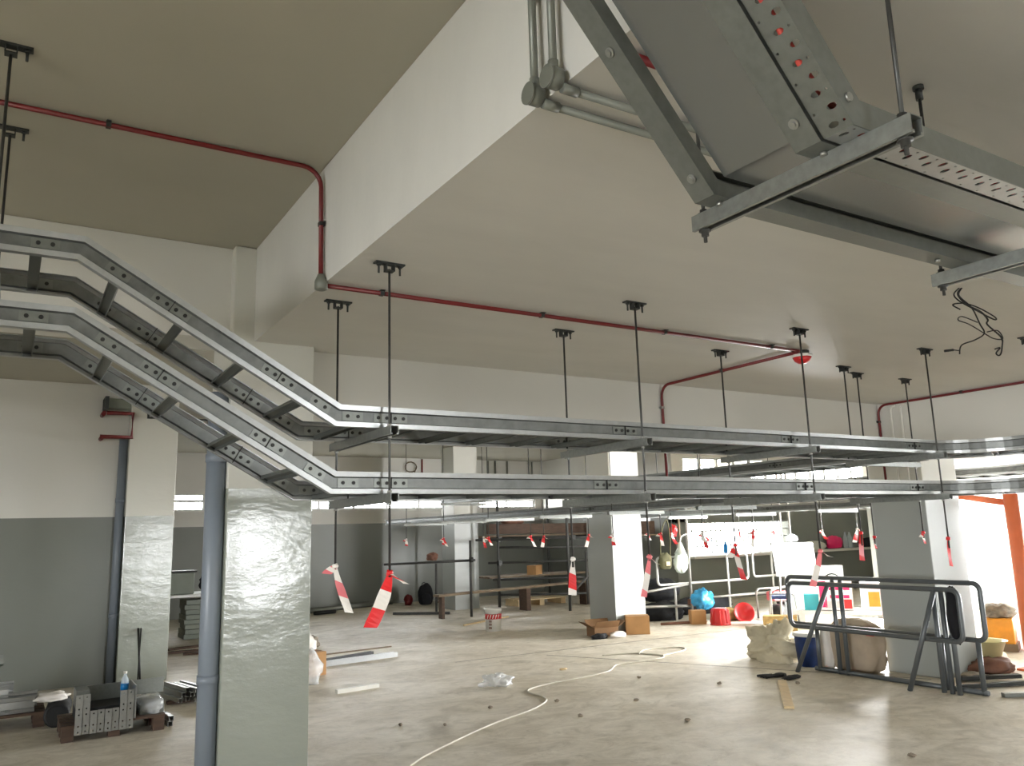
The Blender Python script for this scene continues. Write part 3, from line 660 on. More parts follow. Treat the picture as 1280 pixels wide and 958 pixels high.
MB().box(1.38, 1.40, 10.74, 10.78, 3.12, 3.34).build('arm', 'bracket_steel', t); MB().box(1.40, 2.1, 10.74, 10.78, 3.12, 3.14).build('arm', 'bracket_steel', t); MB().box(2.08, 2.1, 10.74, 10.78, 3.12, 3.5).build('arm', 'bracket_steel', t)
# thin conduits on the far wall
for (x, m, w, lb) in ((8.95, 'red_pipe', 0.02, 'thin red conduit dropping on the far white wall'), (13.0, 'grey_conduit', 0.02, 'thin grey conduit on the far wall behind the middle column')):
    xx = min(x, 12.3)
    single('wall_conduit', MB().cyl((xx, 18.87, 2.66), (xx, 18.87, ZH-0.02), w, 8), m, lb, 'conduit')
t = thing('cable_coil', 'loose yellowish cable loop hanging on the far white wall', 'cable', (8.6, 18.8, 2.9))
MB().tube([(8.62+0.16*math.cos(a*0.5), 18.84, 3.32+0.13*math.sin(a*0.5)) for a in range(0, 14)]+[(8.68, 18.84, 3.05), (8.5, 18.84, 2.9), (8.3, 18.84, 2.85)], 0.014, 6).build('cable', 'wood_board', t)
for i, (x, lb) in enumerate(((10.9, 'first of four thin grey wall conduits near the beam end'), (11.12, 'second of four thin grey wall conduits near the beam end'), (11.5, 'third of four thin grey wall conduits near the beam end'), (12.2, 'rightmost of four thin grey wall conduits near the beam end'))):
    single('wall_conduit', MB().cyl((x, 18.87, 2.66), (x, 18.87, ZH-0.02), 0.022, 8), 'grey_conduit', lb, 'conduit')
# drain pipes beside the columns
for (x, y, r, zt, lb) in ((1.115, 5.41, 0.062, 2.55, 'blue grey drain pipe along the large foreground column'), (1.15, 10.94, 0.05, 2.87, 'grey drain pipe in the corner of the left wall')):
    t = thing('drain_pipe', lb, 'pipe', (x, y, 0)); MB().cyl((x, y, 0), (x, y, zt), r, 20).build('pipe', 'pipe_grey', t)
    for z in (0.75, 2.1): MB().cyl((x, y, z), (x, y, z+0.05), r+0.006, 20).build('collar', 'pipe_grey', t)
# black wires hanging from the ceiling
t = thing('hanging_wires', 'tangle of black wires hanging from the low ceiling at the right', 'wires', (4.5, 2.42, ZL))
def cat(ps, k=8):
    ps = [Vector(p) for p in ps]; out = []
    for i in range(len(ps)-1):
        p0 = ps[max(0, i-1)]; p1 = ps[i]; p2 = ps[i+1]; p3 = ps[min(len(ps)-1, i+2)]
        for j in range(k):
            u = j/k; out.append(0.5*((2*p1)+(p2-p0)*u+(2*p0-5*p1+4*p2-p3)*u*u+(3*p1-p0-3*p2+p3)*u**3))
    out.append(ps[-1]); return out
WX, WY, WZ = 4.52, 2.42, ZL
RR = V(0.852, -0.523, 0)
def wp(pts): return cat([V(WX, WY, WZ)+RR*(a*0.8)+V(0, 0, -d*0.72)+V(0.5, 0.8, 0)*(0.02*math.sin(7*a+11*d)) for (a, d) in pts])
for pts, r in (([(0.02, 0), (-0.01, 0.05), (0.05, 0.13), (0.13, 0.20), (0.16, 0.27), (0.15, 0.31), (0.24, 0.40), (0.26, 0.44)], 0.005), ([(0.02, 0), (0.0, 0.06), (0.08, 0.16), (0.10, 0.30), (0.12, 0.38), (0.05, 0.43), (-0.05, 0.47), (-0.07, 0.54)], 0.004),
               ([(0.0, 0.0), (-0.04, 0.05), (0.0, 0.10), (0.10, 0.18), (0.20, 0.27), (0.21, 0.25), (0.12, 0.16), (0.03, 0.12), (-0.05, 0.13), (0.0, 0.17)], 0.004), ([(0.12, 0.38), (0.03, 0.30), (-0.03, 0.26), (0.0, 0.23), (0.09, 0.29)], 0.003),
               ([(0.12, 0.38), (0.19, 0.42), (0.26, 0.42), (0.22, 0.36), (0.14, 0.37)], 0.0035), ([(0.26, 0.44), (0.25, 0.52), (0.23, 0.55), (0.21, 0.53), (0.24, 0.49), (0.2, 0.5)], 0.004)):
    MB().tube(wp(pts), r, 6).build('wire', 'black', t)
MB().cyl(V(WX, WY, WZ-0.365)-RR*0.13, V(WX, WY, WZ-0.36)-RR*0.08, 0.007, 8).build('connector', 'black', t)
MB().tube([V(WX, WY, WZ-0.36)-RR*0.08, V(WX, WY, WZ-0.365)-RR*0.045], 0.003, 6).build('wire', 'black', t)

# ================================================================== THINGS ON THE LEFT FLOOR
def pallet(label, x0, x1, y0, y1, h=0.13, group='dark wooden pallets'):
    t = thing('pallet', label, 'pallet', (x0, y0, 0), group); n = 5; w = (y1-y0)
    for k in range(n): MB().box(x0, x1, y0+k*w/n+0.005, y0+(k+1)*w/n-0.02, h-0.022, h).build('deck_board', 'wood_dark', t)
    for k in range(3):
        xc = x0+0.05+(x1-x0-0.1)*k/2
        MB().box(xc-0.045, xc+0.045, y0+0.005, y1-0.02, h-0.044, h-0.0225).build('stringer', 'wood_dark', t)
        for yy in (y0+0.005, (y0+y1)/2-0.05, y1-0.12): MB().box(xc-0.045, xc+0.045, yy, yy+0.10, 0, h-0.0445).build('block', 'wood_dark', t)
    return t
pallet('dark wooden pallet under the perforated steel bundle', 0.50, 1.30, 8.0, 8.62)
pallet('dark wooden pallet under the ladder rails at the left edge', -0.9, 0.42, 8.85, 9.4)
# bundle of perforated uprights
t = thing('perforated_bundle', 'bundle of pale perforated steel strips standing on the pallet', 'steel bundle', (0.62, 8.05, 0.13))
def strip(x0, w, z0, z1, y):
    cells = []; z = z0; k = 0
    while z < z1-0.03:
        zz = min(z+0.045, z1); cells.append((0, w, z-z0, zz-z0, (w/2, (z+zz)/2-z0, 0.007, 0.008) if k % 3 != 2 else None)); z = zz; k += 1
    return holed_plate(MB(), V(x0, y, z0), V(1, 0, 0), V(0, 0, 1), V(0, 1, 0), cells, 0.012)
for k in range(8):
    x = 0.595+k*0.056; top = 0.39 if k < 2 else (0.24 if k < 6 else 0.37)
    strip(x, 0.052, 0.055, top, 7.965+0.012*(k % 2)).build('perforated_strip', 'galvanised', t)
MB().box(0.61, 1.04, 8.03, 8.50, 0.132, 0.25).build('packed_core', 'black', t)
MB().box(1.045, 1.057, 7.97, 8.35, 0.132, 0.40).build('end_plate', 'galvanised', t)
MB().box(0.60, 0.70, 8.07, 8.35, 0.25, 0.39).build('channel_stack', 'galvanised_dull', t)
single('steel_channel', MB().sweep([(0.68, 8.40, 0.251), (1.34, 8.46, 0.251)], [(-.03, 0), (.03, 0), (.03, .13), (.02, .13), (.02, .10), (.025, .10), (.025, .05), (.02, .05), (.02, .010), (-.03, .010)]), 'galvanised_dull', 'long grey slotted channel lying behind the perforated bundle', 'channel')
t = thing('water_bottle', 'clear water bottle with blue label on the perforated bundle', 'bottle', (0.985, 8.2, 0.251))
bc = (0.985, 8.2, 0.251)
MB().lathe(bc, [(0.030, 0), (0.033, 0.01), (0.031, 0.03), (0.033, 0.05), (0.033, 0.15), (0.028, 0.18), (0.013, 0.21), (0.013, 0.225)], 16).build('body', 'water_plastic', t)
MB().lathe((bc[0], bc[1], bc[2]+0.09), [(0.034, 0), (0.034, 0.055)], 16).build('label_band', 'blue_label', t)
MB().lathe((bc[0], bc[1], bc[2]+0.225), [(0.015, 0), (0.015, 0.02)], 12).build('cap', 'white_plastic', t)
t = thing('wrapped_bundle', 'plastic wrapped steel bundle lying on the right of the pallet', 'steel bundle', (1.2, 8.25, 0.13))
b1 = MB().box(1.105, 1.30, 8.08, 8.50, 0.131, 0.21).build('bars', 'galvanised_dull', t)
wr = MB(); blob(wr, (1.20, 8.29, 0.185), (0.11, 0.23, 0.07), 3, 0.14, 30, 20, True, 4.0); wr.build('plastic_wrap', 'clear_plastic', t)
def strut_piece(label, x, y, z, ln, ang, group=None):
    d = V(math.cos(ang), math.sin(ang), 0); return single('strut_offcut', MB().sweep([V(x, y, z), V(x, y, z)+d*ln], STRUT), 'galvanised', label, 'strut', group)
strut_piece('strut offcut lying on the floor right of the pallet', 1.36, 8.10, 0.0, 0.5, PI/2+0.1)
strut_piece('strut offcut resting on top of another right of the pallet', 1.37, 8.11, 0.042, 0.42, PI/2+0.1)
t = thing('strut_bundle', 'bundle of strut ends behind the foreground column', 'steel bundle', (1.75, 9.2, 0))
k = 0
for row in range(3):
    for i in range(5-row):
        x = 1.60+i*0.075+row*0.037; y = 9.02+0.05*math.sin(i*2.3+row); z = 0.03+row*0.043
        MB().sweep([(x, y, z), (x-0.12, y+0.55, z)], STRUT).build('strut', 'galvanised', t)
MB().box(1.5, 2.0, 9.15, 9.22, 0, 0.03).build('bearer', 'wood_dark', t)
for i, (x, dx, lb) in enumerate(((1.43, -0.02, 'thick dark rod leaning against the left column'), (1.40, 0.04, 'thin dark rod leaning against the left column'))):
    single('leaning_rod', MB().cyl((x, 10.55, 0.0), (x+dx, 10.79, 0.62), 0.012-0.004*i, 8), 'bolt_dark', lb, 'rod')
# ladder rails on the left pallet
t = thing('ladder_offcut', 'galvanised ladder section lying on the pallet at the left edge', 'cable ladder', (-0.2, 9.0, 0.13))
MB().sweep([(-0.95, 8.86, 0.131), (0.33, 8.93, 0.131)], [(a, b*1.35) for a, b in RAIL]).build('side_rail', 'galvanised', t)
MB().sweep([(-0.95, 9.2, 0.131), (0.36, 9.25, 0.131)], [(a, b*1.35) for a, b in RAIL_M]).build('side_rail', 'galvanised', t)
for k in range(4): MB().box(-0.8+k*0.3, -0.76+k*0.3, 8.9, 9.2, 0.15, 0.17).build('rung', 'galvanised_dull', t)
t = thing('ladder_offcut', 'second ladder section stacked at the left edge on top of the other', 'cable ladder', (-0.3, 9.0, 0.27))
MB().sweep([(-0.95, 8.90, 0.268), (0.12, 8.96, 0.268)], RAIL).build('side_rail', 'galvanised', t)
MB().sweep([(-0.95, 9.22, 0.268), (0.16, 9.27, 0.268)], RAIL_M).build('side_rail', 'galvanised', t)
for k in range(3): MB().box(-0.8+k*0.3, -0.76+k*0.3, 8.94, 9.22, 0.285, 0.30).build('rung', 'galvanised_dull', t)
t = thing('steel_channel', 'grey channel end poking in at the left picture edge', 'channel', (-0.4, 8.9, 0.0))
MB().box(-0.8, 0.06, 8.85, 9.0, 0.56, 0.575).box(-0.8, 0.06, 8.85, 8.862, 0.56, 0.64).box(-0.8, 0.06, 8.988, 9.0, 0.56, 0.64).build('channel', 'galvanised_dull', t)
MB().box(-0.7, -0.62, 8.86, 8.98, 0.37, 0.559).build('prop', 'wood_dark', t)
t = thing('black_roll', 'black hollow roll lying between the two pallets', 'roll', (0.53, 9.0, 0))
MB().lathe((0.50, 8.72, 0.105), [(0.075, 0.0), (0.105, 0.0), (0.105, 0.55), (0.075, 0.55), (0.075, 0)], 20, (0.1, 1, 0)).build('tube', 'black', t)
wc = MB(); blob(wc, (0.47, 8.95, 0.235), (0.13, 0.10, 0.04), 12, 0.5, 18, 12); single('white_rag', wc, 'tape_white', 'crumpled white plastic rag on the black roll', 'rag')
# desk with stacked panels seen in the gap behind the foreground column
t = thing('work_table', 'work table with pale top behind the foreground column', 'table', (2.75, 15.0, 0))
MB().box(2.05, 3.5, 14.7, 15.6, 0.70, 0.74).build('table_top', 'white_board', t)
for (x, y) in ((2.1, 14.75), (3.42, 14.75), (2.1, 15.5), (3.42, 15.5)): MB().box(x, x+0.05, y, y+0.05, 0, 0.70).build('leg', 'bolt_dark', t)
for k in range(8): single('flat_panel', MB().rbox((3.0+0.01*((k*7) % 3), 15.1, 0.045+k*0.08), (0.72, 0.55, 0.072), 0.03*math.sin(k*2)), 'grey_panel', 'flat grey panel stacked under the work table, %s' % ('lowest', 'second from the bottom', 'third from the bottom', 'fourth from the bottom', 'fourth from the top', 'third from the top', 'second from the top', 'topmost')[k], 'panel', 'panels under the table')
t = thing('equipment_case', 'dark equipment case on the work table', 'case', (2.5, 15.1, 0.74))
MB().box(2.25, 2.78, 14.85, 15.3, 0.741, 1.10).build('body', 'grey_panel', t, None, 0.02); MB().box(2.22, 2.81, 14.83, 15.32, 1.101, 1.13).build('lid', 'bolt_dark', t)
pk = MB(); blob(pk, (3.10, 15.05, 0.92), (0.2, 0.2, 0.22), 31, 0.25); single('wrapped_parcel', pk, 'black_cloth', 'dark wrapped parcel on the work table', 'parcel')
for k, (a, bq, lb) in enumerate((((2.2, 13.6), (3.3, 13.9), 'first board lying on the floor before the work table'), ((2.1, 13.2), (3.2, 13.2), 'second board lying on the floor before the work table'), ((2.3, 12.9), (3.4, 12.6), 'third board lying on the floor before the work table'))):
    single('floor_board', MB().bar((a[0], a[1], 0.015), (bq[0], bq[1], 0.015), 0.09, 0.03), 'wood_dark', lb, 'board')

# ================================================================== THINGS ON THE MIDDLE FLOOR
def carton(label, x, y, w, d, h, rz, flaps=0.0, m='cardboard', name='cardboard_box', tilt=0):
    t = thing(name, label, 'box', (x, y, 0)); R = Matrix.Rotation(rz, 3, 'Z'); ax, ay, az = R @ V(1, 0, 0), R @ V(0, 1, 0), V(0, 0, 1); c = V(x, y, 0); th = 0.006
    B = MB().obox(c+az*th/2, ax, ay, az, w, d, th)
    B.obox(c+ay*(d/2)+az*h/2, ax, ay, az, w, th, h).obox(c-ay*(d/2)+az*h/2, ax, ay, az, w, th, h).obox(c+ax*(w/2)+az*h/2, ax, ay, az, th, d, h).obox(c-ax*(w/2)+az*h/2, ax, ay, az, th, d, h)
    B.build('body', m, t)
    if flaps:
        for s in (-1, 1):
            e = (az*math.sin(flaps)+ay*s*math.cos(flaps)); MB().obox(c+ay*(s*d/2)+az*h+e*(d*0.22), ax, e, ax.cross(e), w, d*0.44, th).build('flap', m, t)
            e = (az*math.sin(flaps*0.6)+ax*s*math.cos(flaps*0.6)); MB().obox(c+ax*(s*w/2)+az*h+e*(w*0.2), ay, e, ay.cross(e), d, w*0.4, th).build('flap', m, t)
    else:
        MB().obox(c+az*(h+th/2), ax, ay, az, w, d, th).build('lid', m, t)
        MB().obox(c+az*(h+th+0.001), ax, ay, az, w, 0.05, 0.001).build('tape_strip', 'cardboard_dark', t)
    return t
carton('brown cardboard box behind the right edge of the foreground column', 3.22, 9.95, 0.28, 0.26, 0.26, 0.15)
pb3 = MB(); blob(pb3, (3.0, 9.35, 0.16), (0.16, 0.14, 0.20), 8, 0.35); single('plastic_bag', pb3, 'clear_plastic', 'clear plastic bag at the foot of the foreground column', 'bag')
ws = MB(); blob(ws, (3.55, 11.3, 0.14), (0.16, 0.16, 0.18), 9, 0.4); single('white_sack', ws, 'tape_white', 'crumpled white sack behind the cardboard box', 'sack')
js = MB(); blob(js, (3.95, 12.3, 0.08), (0.16, 0.14, 0.10), 29, 0.4); single('rubbish_heap', js, 'debris', 'small rubbish heap behind the white sack', 'rubbish')
TR = [(-.05, 0), (.05, 0), (.05, .06), (.047, .06), (.047, .003), (-.047, .003), (-.047, .06), (-.05, .06)]
single('trunking_length', MB().sweep([(3.35, 10.42, 0), (4.62, 10.62, 0)], TR), 'galvanised', 'pale steel trunking length on the floor beside the cardboard box', 'trunking')
single('trunking_length', MB().sweep([(3.45, 10.66, 0), (4.42, 10.98, 0)], [(-.04, 0), (.04, 0), (.04, .05), (-.04, .05)]), 'black', 'black trunking length on the floor behind the pale one', 'trunking')
single('floor_batten', MB().bar((3.6, 11.4, 0.008), (4.95, 11.55, 0.008), 0.03, 0.016), 'wood_board', 'thin batten lying behind the trunking lengths', 'batten')
single('white_strip', MB().bar((3.06, 8.58, 0.02), (3.55, 8.64, 0.02), 0.06, 0.04), 'white_plastic', 'short white strip lying on the floor near the column', 'strip')
cb = MB(); blob(cb, (4.58, 7.86, 0.05), (0.17, 0.11, 0.07), 14, 0.55, 36, 24); single('plastic_sheet', cb, 'clear_plastic', 'crumpled clear plastic sheet in the middle of the floor', 'plastic')
t = thing('floor_cable', 'long pale cable snaking across the concrete floor', 'cable', (4.5, 6.8, 0))
MB().tube(cat([(2.2, 5.1, 0.009), (2.56, 5.61, 0.009), (3.1, 6.0, 0.009), (3.69, 6.35, 0.009), (4.2, 6.58, 0.009), (4.52, 6.82, 0.009), (4.62, 7.05, 0.009), (4.62, 7.28, 0.009), (4.75, 7.44, 0.009), (5.1, 7.55, 0.009), (5.6, 7.62, 0.009), (6.02, 7.75, 0.009), (6.35, 8.02, 0.009), (6.75, 8.03, 0.009), (7.1, 8.06, 0.009), (7.25, 8.25, 0.009), (7.1, 8.6, 0.009), (6.7, 8.75, 0.009)]), 0.009, 6).build('cable', 'white_cable', t)
single('floor_cable', MB().tube(cat([(7.1, 8.5, 0.009), (7.45, 8.75, 0.009), (7.9, 8.6, 0.009), (7.75, 8.35, 0.009), (7.2, 8.2, 0.009)]), 0.009, 6), 'white_cable', 'small loop of pale cable on the floor left of the barriers', 'cable')
rd = random.Random(3)
chips = [(5.69, 8.19, 'chip'), (3.95, 6.9, 'a'), (4.6, 6.75, 'b'), (3.3, 6.55, 'c'), (5.2, 6.3, 'd'), (5.44, 3.66, 'e'), (4.4, 6.1, 'f'), (6.0, 7.2, 'g'), (3.0, 6.8, 'h'), (6.4, 6.4, 'i'), (5.0, 5.4, 'j'), (7.0, 5.9, 'k')]
for i, (x, y, _) in enumerate(chips):
    c = MB(); blob(c, (x, y, 0.012), (0.05 if i == 0 else rd.uniform(.012, .03), rd.uniform(.012, .03), 0.013), 50+i, 0.5, 8, 6)
    single('debris_chip', c, 'wood_pale' if i == 0 else 'debris', 'small pale offcut beside the pale floor cable' if i == 0 else 'tiny crumb of debris on the concrete floor', 'debris', 'debris crumbs on the floor')
t = thing('paint_bucket', 'white bucket with a red striped band standing on the floor', 'bucket', (7.05, 12.15, 0))
bc = (7.05, 12.15, 0)
MB().lathe(bc, [(0.125, 0), (0.142, 0.345), (0.150, 0.35), (0.150, 0.37), (0.138, 0.37), (0.12, 0.012), (0.0005, 0.012)], 28).build('pail', 'white_plastic', t)
MB().lathe((bc[0], bc[1], 0.20), [(0.1385, 0), (0.1425, 0.085)], 28).build('red_band', 'red_plastic', t, 'red band around the bucket')
def on_pail(an, z, r): return V(bc[0]+r*math.cos(an), bc[1]+r*math.sin(an), z)
base_an = math.atan2(-bc[1], -bc[0])
for k in range(5):
    a = base_an+(k-2.4)*0.33; MB().add([on_pail(a, 0.21, .1435), on_pail(a+0.10, 0.21, .1435), on_pail(a+0.24, 0.275, .1455), on_pail(a+0.14, 0.275, .1455)], [(0, 1, 2, 3)]).build('stripe', 'white_plastic', t)
for k, (da, z) in enumerate(((0.55, .10), (0.35, .10), (0.55, .045), (0.35, .045), (0.55, .15), (0.35, .15))):
    a = base_an-da; MB().add([on_pail(a, z, .139), on_pail(a+0.14, z, .139), on_pail(a+0.14, z+0.035, .141), on_pail(a, z+0.035, .141)], [(0, 1, 2, 3)]).build('label_print', 'brown_bag', t)
MB().tube([on_pail(base_an+PI/2+0.0, 0.33, 0.152)]+[V(bc[0], bc[1], 0.33)+V(-math.sin(base_an), math.cos(base_an), 0)*(0.155*math.cos(x))+V(math.cos(base_an), math.sin(base_an), 0)*(0.155*math.sin(x))-V(0, 0, 0.05*math.sin(x)) for x in [PI*i/10 for i in range(11)]], 0.003, 6).build('handle', 'zinc_nut', t)
single('floor_stick', MB().bar((7.05, 13.2, 0.012), (8.4, 13.9, 0.012), 0.03, 0.024), 'wood_pale', 'thin pale stick lying behind the white bucket', 'stick')
# pipe stand
t = thing('pipe_stand', 'rusty scaffold tube stand beside the far column', 'stand', (7.6, 15.0, 0))
MB().cyl((7.70, 15.6, 0), (7.70, 15.6, 1.02), 0.025, 10).build('upright', 'scaffold_steel', t)
MB().cyl((7.92, 14.5, 0), (7.92, 14.5, 1.48), 0.025, 10).build('upright', 'scaffold_steel', t)
MB().cyl((6.6, 15.75, 1.045), (8.0, 14.45, 1.09), 0.025, 10).build('crossbar', 'scaffold_steel', t)
MB().bar((6.95, 16.1, 0.03), (7.85, 15.3, 0.03), 0.06, 0.05).build('foot', 'scaffold_steel', t)
MB().cyl((7.92, 14.47, 1.05), (7.92, 14.47, 1.15), 0.045, 8).build('coupler', 'bolt_dark', t)
hh = MB(); blob(hh, (7.55, 15.45, 1.16), (0.11, 0.11, 0.09), 21, 0.4); single('dark_cap', hh, 'brown_bag', 'dark fluffy bundle sitting on the pipe stand', 'bundle')
single('scaffold_plank', MB().bar((7.2, 14.6, 0.44), (11.6, 15.1, 0.50), 0.22, 0.04), 'wood_board', 'long scaffold plank at knee height behind the pipe stand', 'plank')
t = thing('plank_trestle', 'low trestle under the long scaffold plank', 'trestle', (9.6, 14.8, 0)); MB().box(9.35, 9.45, 14.7, 15.0, 0, 0.445).build('post', 'wood_dark', t); MB().box(11.0, 11.1, 14.85, 15.1, 0, 0.46).build('post', 'wood_dark', t); MB().box(7.3, 7.36, 14.55, 14.7, 0, 0.42).build('post', 'wood_dark', t)
# backpack and pipes by the far wall
t = thing('backpack', 'black backpack standing by the far wall', 'backpack', (8.55, 17.9, 0))
bk = MB(); blob(bk, (8.55, 17.9, 0.21), (0.19, 0.14, 0.27), 41, 0.12, 20, 14); bk.build('bag', 'black_cloth', t)
bk = MB(); blob(bk, (8.50, 17.75, 0.13), (0.12, 0.07, 0.13), 42, 0.1, 14, 10); bk.build('pocket', 'black_cloth', t)
MB().tube([(8.50+0.05*math.cos(a), 17.88, 0.46+0.05*math.sin(a)) for a in [PI*i/8 for i in range(9)]], 0.01, 6).build('grab_handle', 'black', t)
rb = MB(); blob(rb, (8.15, 18.0, 0.11), (0.10, 0.09, 0.13), 44, 0.3); single('red_bag', rb, 'red_pipe', 'small dark red bag left of the backpack', 'bag')
single('long_pipe', MB().cyl((5.6, 17.8, 0.06), (8.0, 18.6, 0.06), 0.055, 12), 'grey_conduit', 'long grey pipe lying along the far wall', 'pipe')
single('long_pipe', MB().cyl((5.7, 17.4, 0.04), (6.2, 17.5, 0.04), 0.04, 10), 'black', 'short black pipe end by the far wall', 'pipe')
br = MB(); blob(br, (9.05, 17.55, 0.06), (0.35, 0.2, 0.08), 47, 0.5); single('brown_rag', br, 'brown_bag', 'brown rags lying between backpack and far column', 'rag')
# boxes at the middle column
carton('open cardboard box with raised flaps left of the middle column', 7.95, 10.35, 0.40, 0.28, 0.14, -0.2, 0.9, 'cardboard_dark')
carton('closed cardboard box at the right foot of the middle column', 8.52, 10.2, 0.36, 0.26, 0.27, -0.62)
bb = MB(); blob(bb, (7.72, 10.12, 0.03), (0.14, 0.08, 0.045), 61, 0.4); single('black_rag', bb, 'black_cloth', 'black rag before the open cardboard box', 'rag')
bb = MB(); blob(bb, (8.0, 10.05, 0.03), (0.14, 0.08, 0.05), 62, 0.5); single('white_wrapper', bb, 'tape_white', 'crumpled white wrapper before the open cardboard box', 'wrapper')

# ================================================================== SCAFFOLD BEHIND THE MIDDLE COLUMN
t = thing('scaffold', 'dark steel scaffold with platforms behind the middle column', 'scaffold', (10.2, 15.5, 0))
SX, SY = (8.95, 10.3, 12.0), (14.0, 16.9)
for (x, y) in ((9.1, 15.4), (9.95, 14.0), (11.4, 14.3), (9.2, 17.8), (11.9, 17.6)): MB().cyl((x, y, 0), (x, y, 2.75), 0.03, 10).build('standard', 'scaffold_steel', t)
for (a, bq) in (((8.6, 15.5, 1.47), (12.4, 13.95, 1.47)), ((8.9, 15.5, 0.98), (11.9, 14.2, 0.96)), ((9.1, 15.4, 1.30), (11.7, 14.2, 1.24)), ((9.0, 15.5, 0.62), (12.2, 14.1, 0.60)), ((9.1, 15.4, 0.30), (11.6, 14.25, 0.26)), ((9.1, 15.35, 2.55), (11.6, 14.2, 2.55)), ((9.95, 14.0, 1.5), (9.2, 17.8, 1.5)), ((11.4, 14.3, 1.5), (11.9, 17.6, 1.5)), ((9.95, 14.0, 0.3), (11.4, 14.3, 1.2))):
    MB().cyl(a, bq, 0.025, 8).build('ledger', 'scaffold_steel', t)
for (a, bq) in (((10.1, 14.05, 1.2), (10.1, 14.05, 0.68)), ((10.5, 14.12, 1.2), (10.5, 14.12, 0.1)), ((11.0, 14.22, 1.2), (11.0, 14.22, 0.1))): MB().cyl(a, bq, 0.025, 8).build('upright', 'scaffold_steel', t)
for z, (x, y) in ((1.47, (9.1, 15.35)), (1.47, (9.95, 14.95)), (0.97, (9.1, 15.35)), (1.47, (10.6, 14.7))): MB().rbox((x, y, z), (0.09, 0.09, 0.10)).build('coupler', 'bolt_dark', t)
for k in range(3):
    MB().bar((9.08, 16.0+k*0.27, 1.535), (12.3, 15.3+k*0.27, 1.535), 0.24, 0.04).build('deck_board', 'wood_board', t)
for k in range(2):
    MB().bar((9.05, 15.80-k*0.03, 1.70+0.0*k), (12.35, 15.1-k*0.03, 1.66), 0.025, 0.22).build('toe_board', 'wood_dark', t)
for k in range(4): MB().bar((9.12, 15.9+k*0.2, 0.64), (11.6, 15.5+k*0.2, 0.66), 0.18, 0.035).build('deck_board', 'wood_board', t)
hp = MB(); blob(hp, (9.75, 15.85, 1.88), (0.28, 0.2, 0.10), 71, 0.3); o = hp.build('sand_bag', 'brown_bag'); recenter(o); tag(o, 'brown sand bag on top of the scaffold platform', 'bag')
carton('open cardboard carton on the low scaffold deck', 10.25, 15.75, 0.30, 0.22, 0.2, 0.5).location.z = 0.665
t = thing('pallet', 'pale wooden pallet under the low scaffold deck', 'pallet', (10.2, 15.6, 0))
for k in range(3): MB().box(9.7, 11.0, 15.62+k*0.2, 15.78+k*0.2, 0.12, 0.145).build('deck_board', 'wood_pale', t)
for x in (9.72, 10.28, 10.86): MB().box(x, x+0.12, 15.62, 16.18, 0, 0.119).build('block', 'wood_pale', t)
# brown scaffold boards continuing toward the gridded window
t = thing('hoarding_boards', 'dark boards standing on the scaffold right of the middle column', 'boards', (11.8, 14.0, 1.4))
for k in range(4): MB().bar((11.55+k*0.22, 14.15-k*0.02, 1.64), (11.75+k*0.22, 14.13-k*0.02, 1.64), 0.02, 0.28).build('board', 'wood_dark', t)
MB().bar((11.3, 14.12, 1.475), (12.5, 14.0, 1.475), 0.24, 0.03).build('plank', 'wood_board', t)

# ================================================================== WHITE GUARDRAILS AND CLUTTER
def rrect(c0, c1, z0, z1, r=0.07): return fillet([Vector((c0[0], c0[1], (z0+z1)/2)), Vector((c0[0], c0[1], z1)), Vector((c1[0], c1[1], z1)), Vector((c1[0], c1[1], z0)), Vector((c0[0], c0[1], z0)), Vector((c0[0], c0[1], (z0+z1)/2))], r, 5)[:-1]
def guard(label, c0, c1, z0, z1, legs, m, r=0.022, group=None, feet=(), name='guardrail'):
    t = thing(name, label, 'guardrail' if name == 'guardrail' else 'barrier', (c0[0], c0[1], 0), group)
    MB().tube(rrect(c0, c1, z0, z1), r, 10, closed=True).build('frame', m, t)
    for (x, y, zt) in legs: MB().cyl((x, y, 0), (x, y, zt), r, 10).build('leg', m, t)
    for (a, bq) in feet: MB().cyl(a, bq, r, 10).build('foot', m, t)
    return t
guard('white pipe guardrail panel left of the tall scaffold pole', (9.75, 11.05), (11.95, 11.0), 0.63, 1.10, ((9.4, 11.06, 0.62), (10.14, 11.05, 0.62), (11.42, 11.0, 1.10)), 'rail_white', 0.02, 'white guardrails')
guard('white pipe guardrail panel right of the tall scaffold pole', (12.1, 11.0), (12.9, 10.98), 0.66, 1.11, ((12.62, 11.0, 1.1),), 'rail_white', 0.02, 'white guardrails')
t = thing('guard_pole', 'tall pale scaffold pole of the guardrail with hanging bags', 'pole', (10.4, 11.0, 0))
MB().cyl((10.42, 10.95, 0), (10.42, 10.95, 2.35), 0.024, 10).build('pole', 'scaffold_light', t); MB().cyl((10.56, 11.3, 0.9), (10.56, 11.3, 2.35), 0.02, 10).build('pole', 'wood_board', t)
for (a, bq) in (((9.2, 11.0, 0.52), (10.42, 10.98, 0.62)), ((10.42, 10.98, 0.36), (12.9, 10.9, 0.36)), ((9.2, 11.05, 0.30), (10.42, 11.0, 0.24))): MB().cyl(a, bq, 0.022, 8).build('rail', 'scaffold_light', t)
MB().rbox((10.42, 10.97, 0.31), (0.08, 0.08, 0.10)).build('coupler', 'brown_bag', t)
for (a, bq, lb) in (((9.5, 10.75, 0.02), (10.3, 10.5, 0.02), 'rusty tube lying on the floor right of the middle column'),): single('floor_tube', MB().cyl(a, bq, 0.025, 8), 'brown_bag', lb, 'tube')
t = thing('shoulder_bag', 'olive shoulder bag hanging by its strap on the guardrail', 'bag', (9.85, 10.92, 0.85))
sb = MB(); blob(sb, (9.84, 10.93, 1.03), (0.15, 0.07, 0.16), 81, 0.15, 18, 12); sb.build('bag', 'olive_cloth', t)
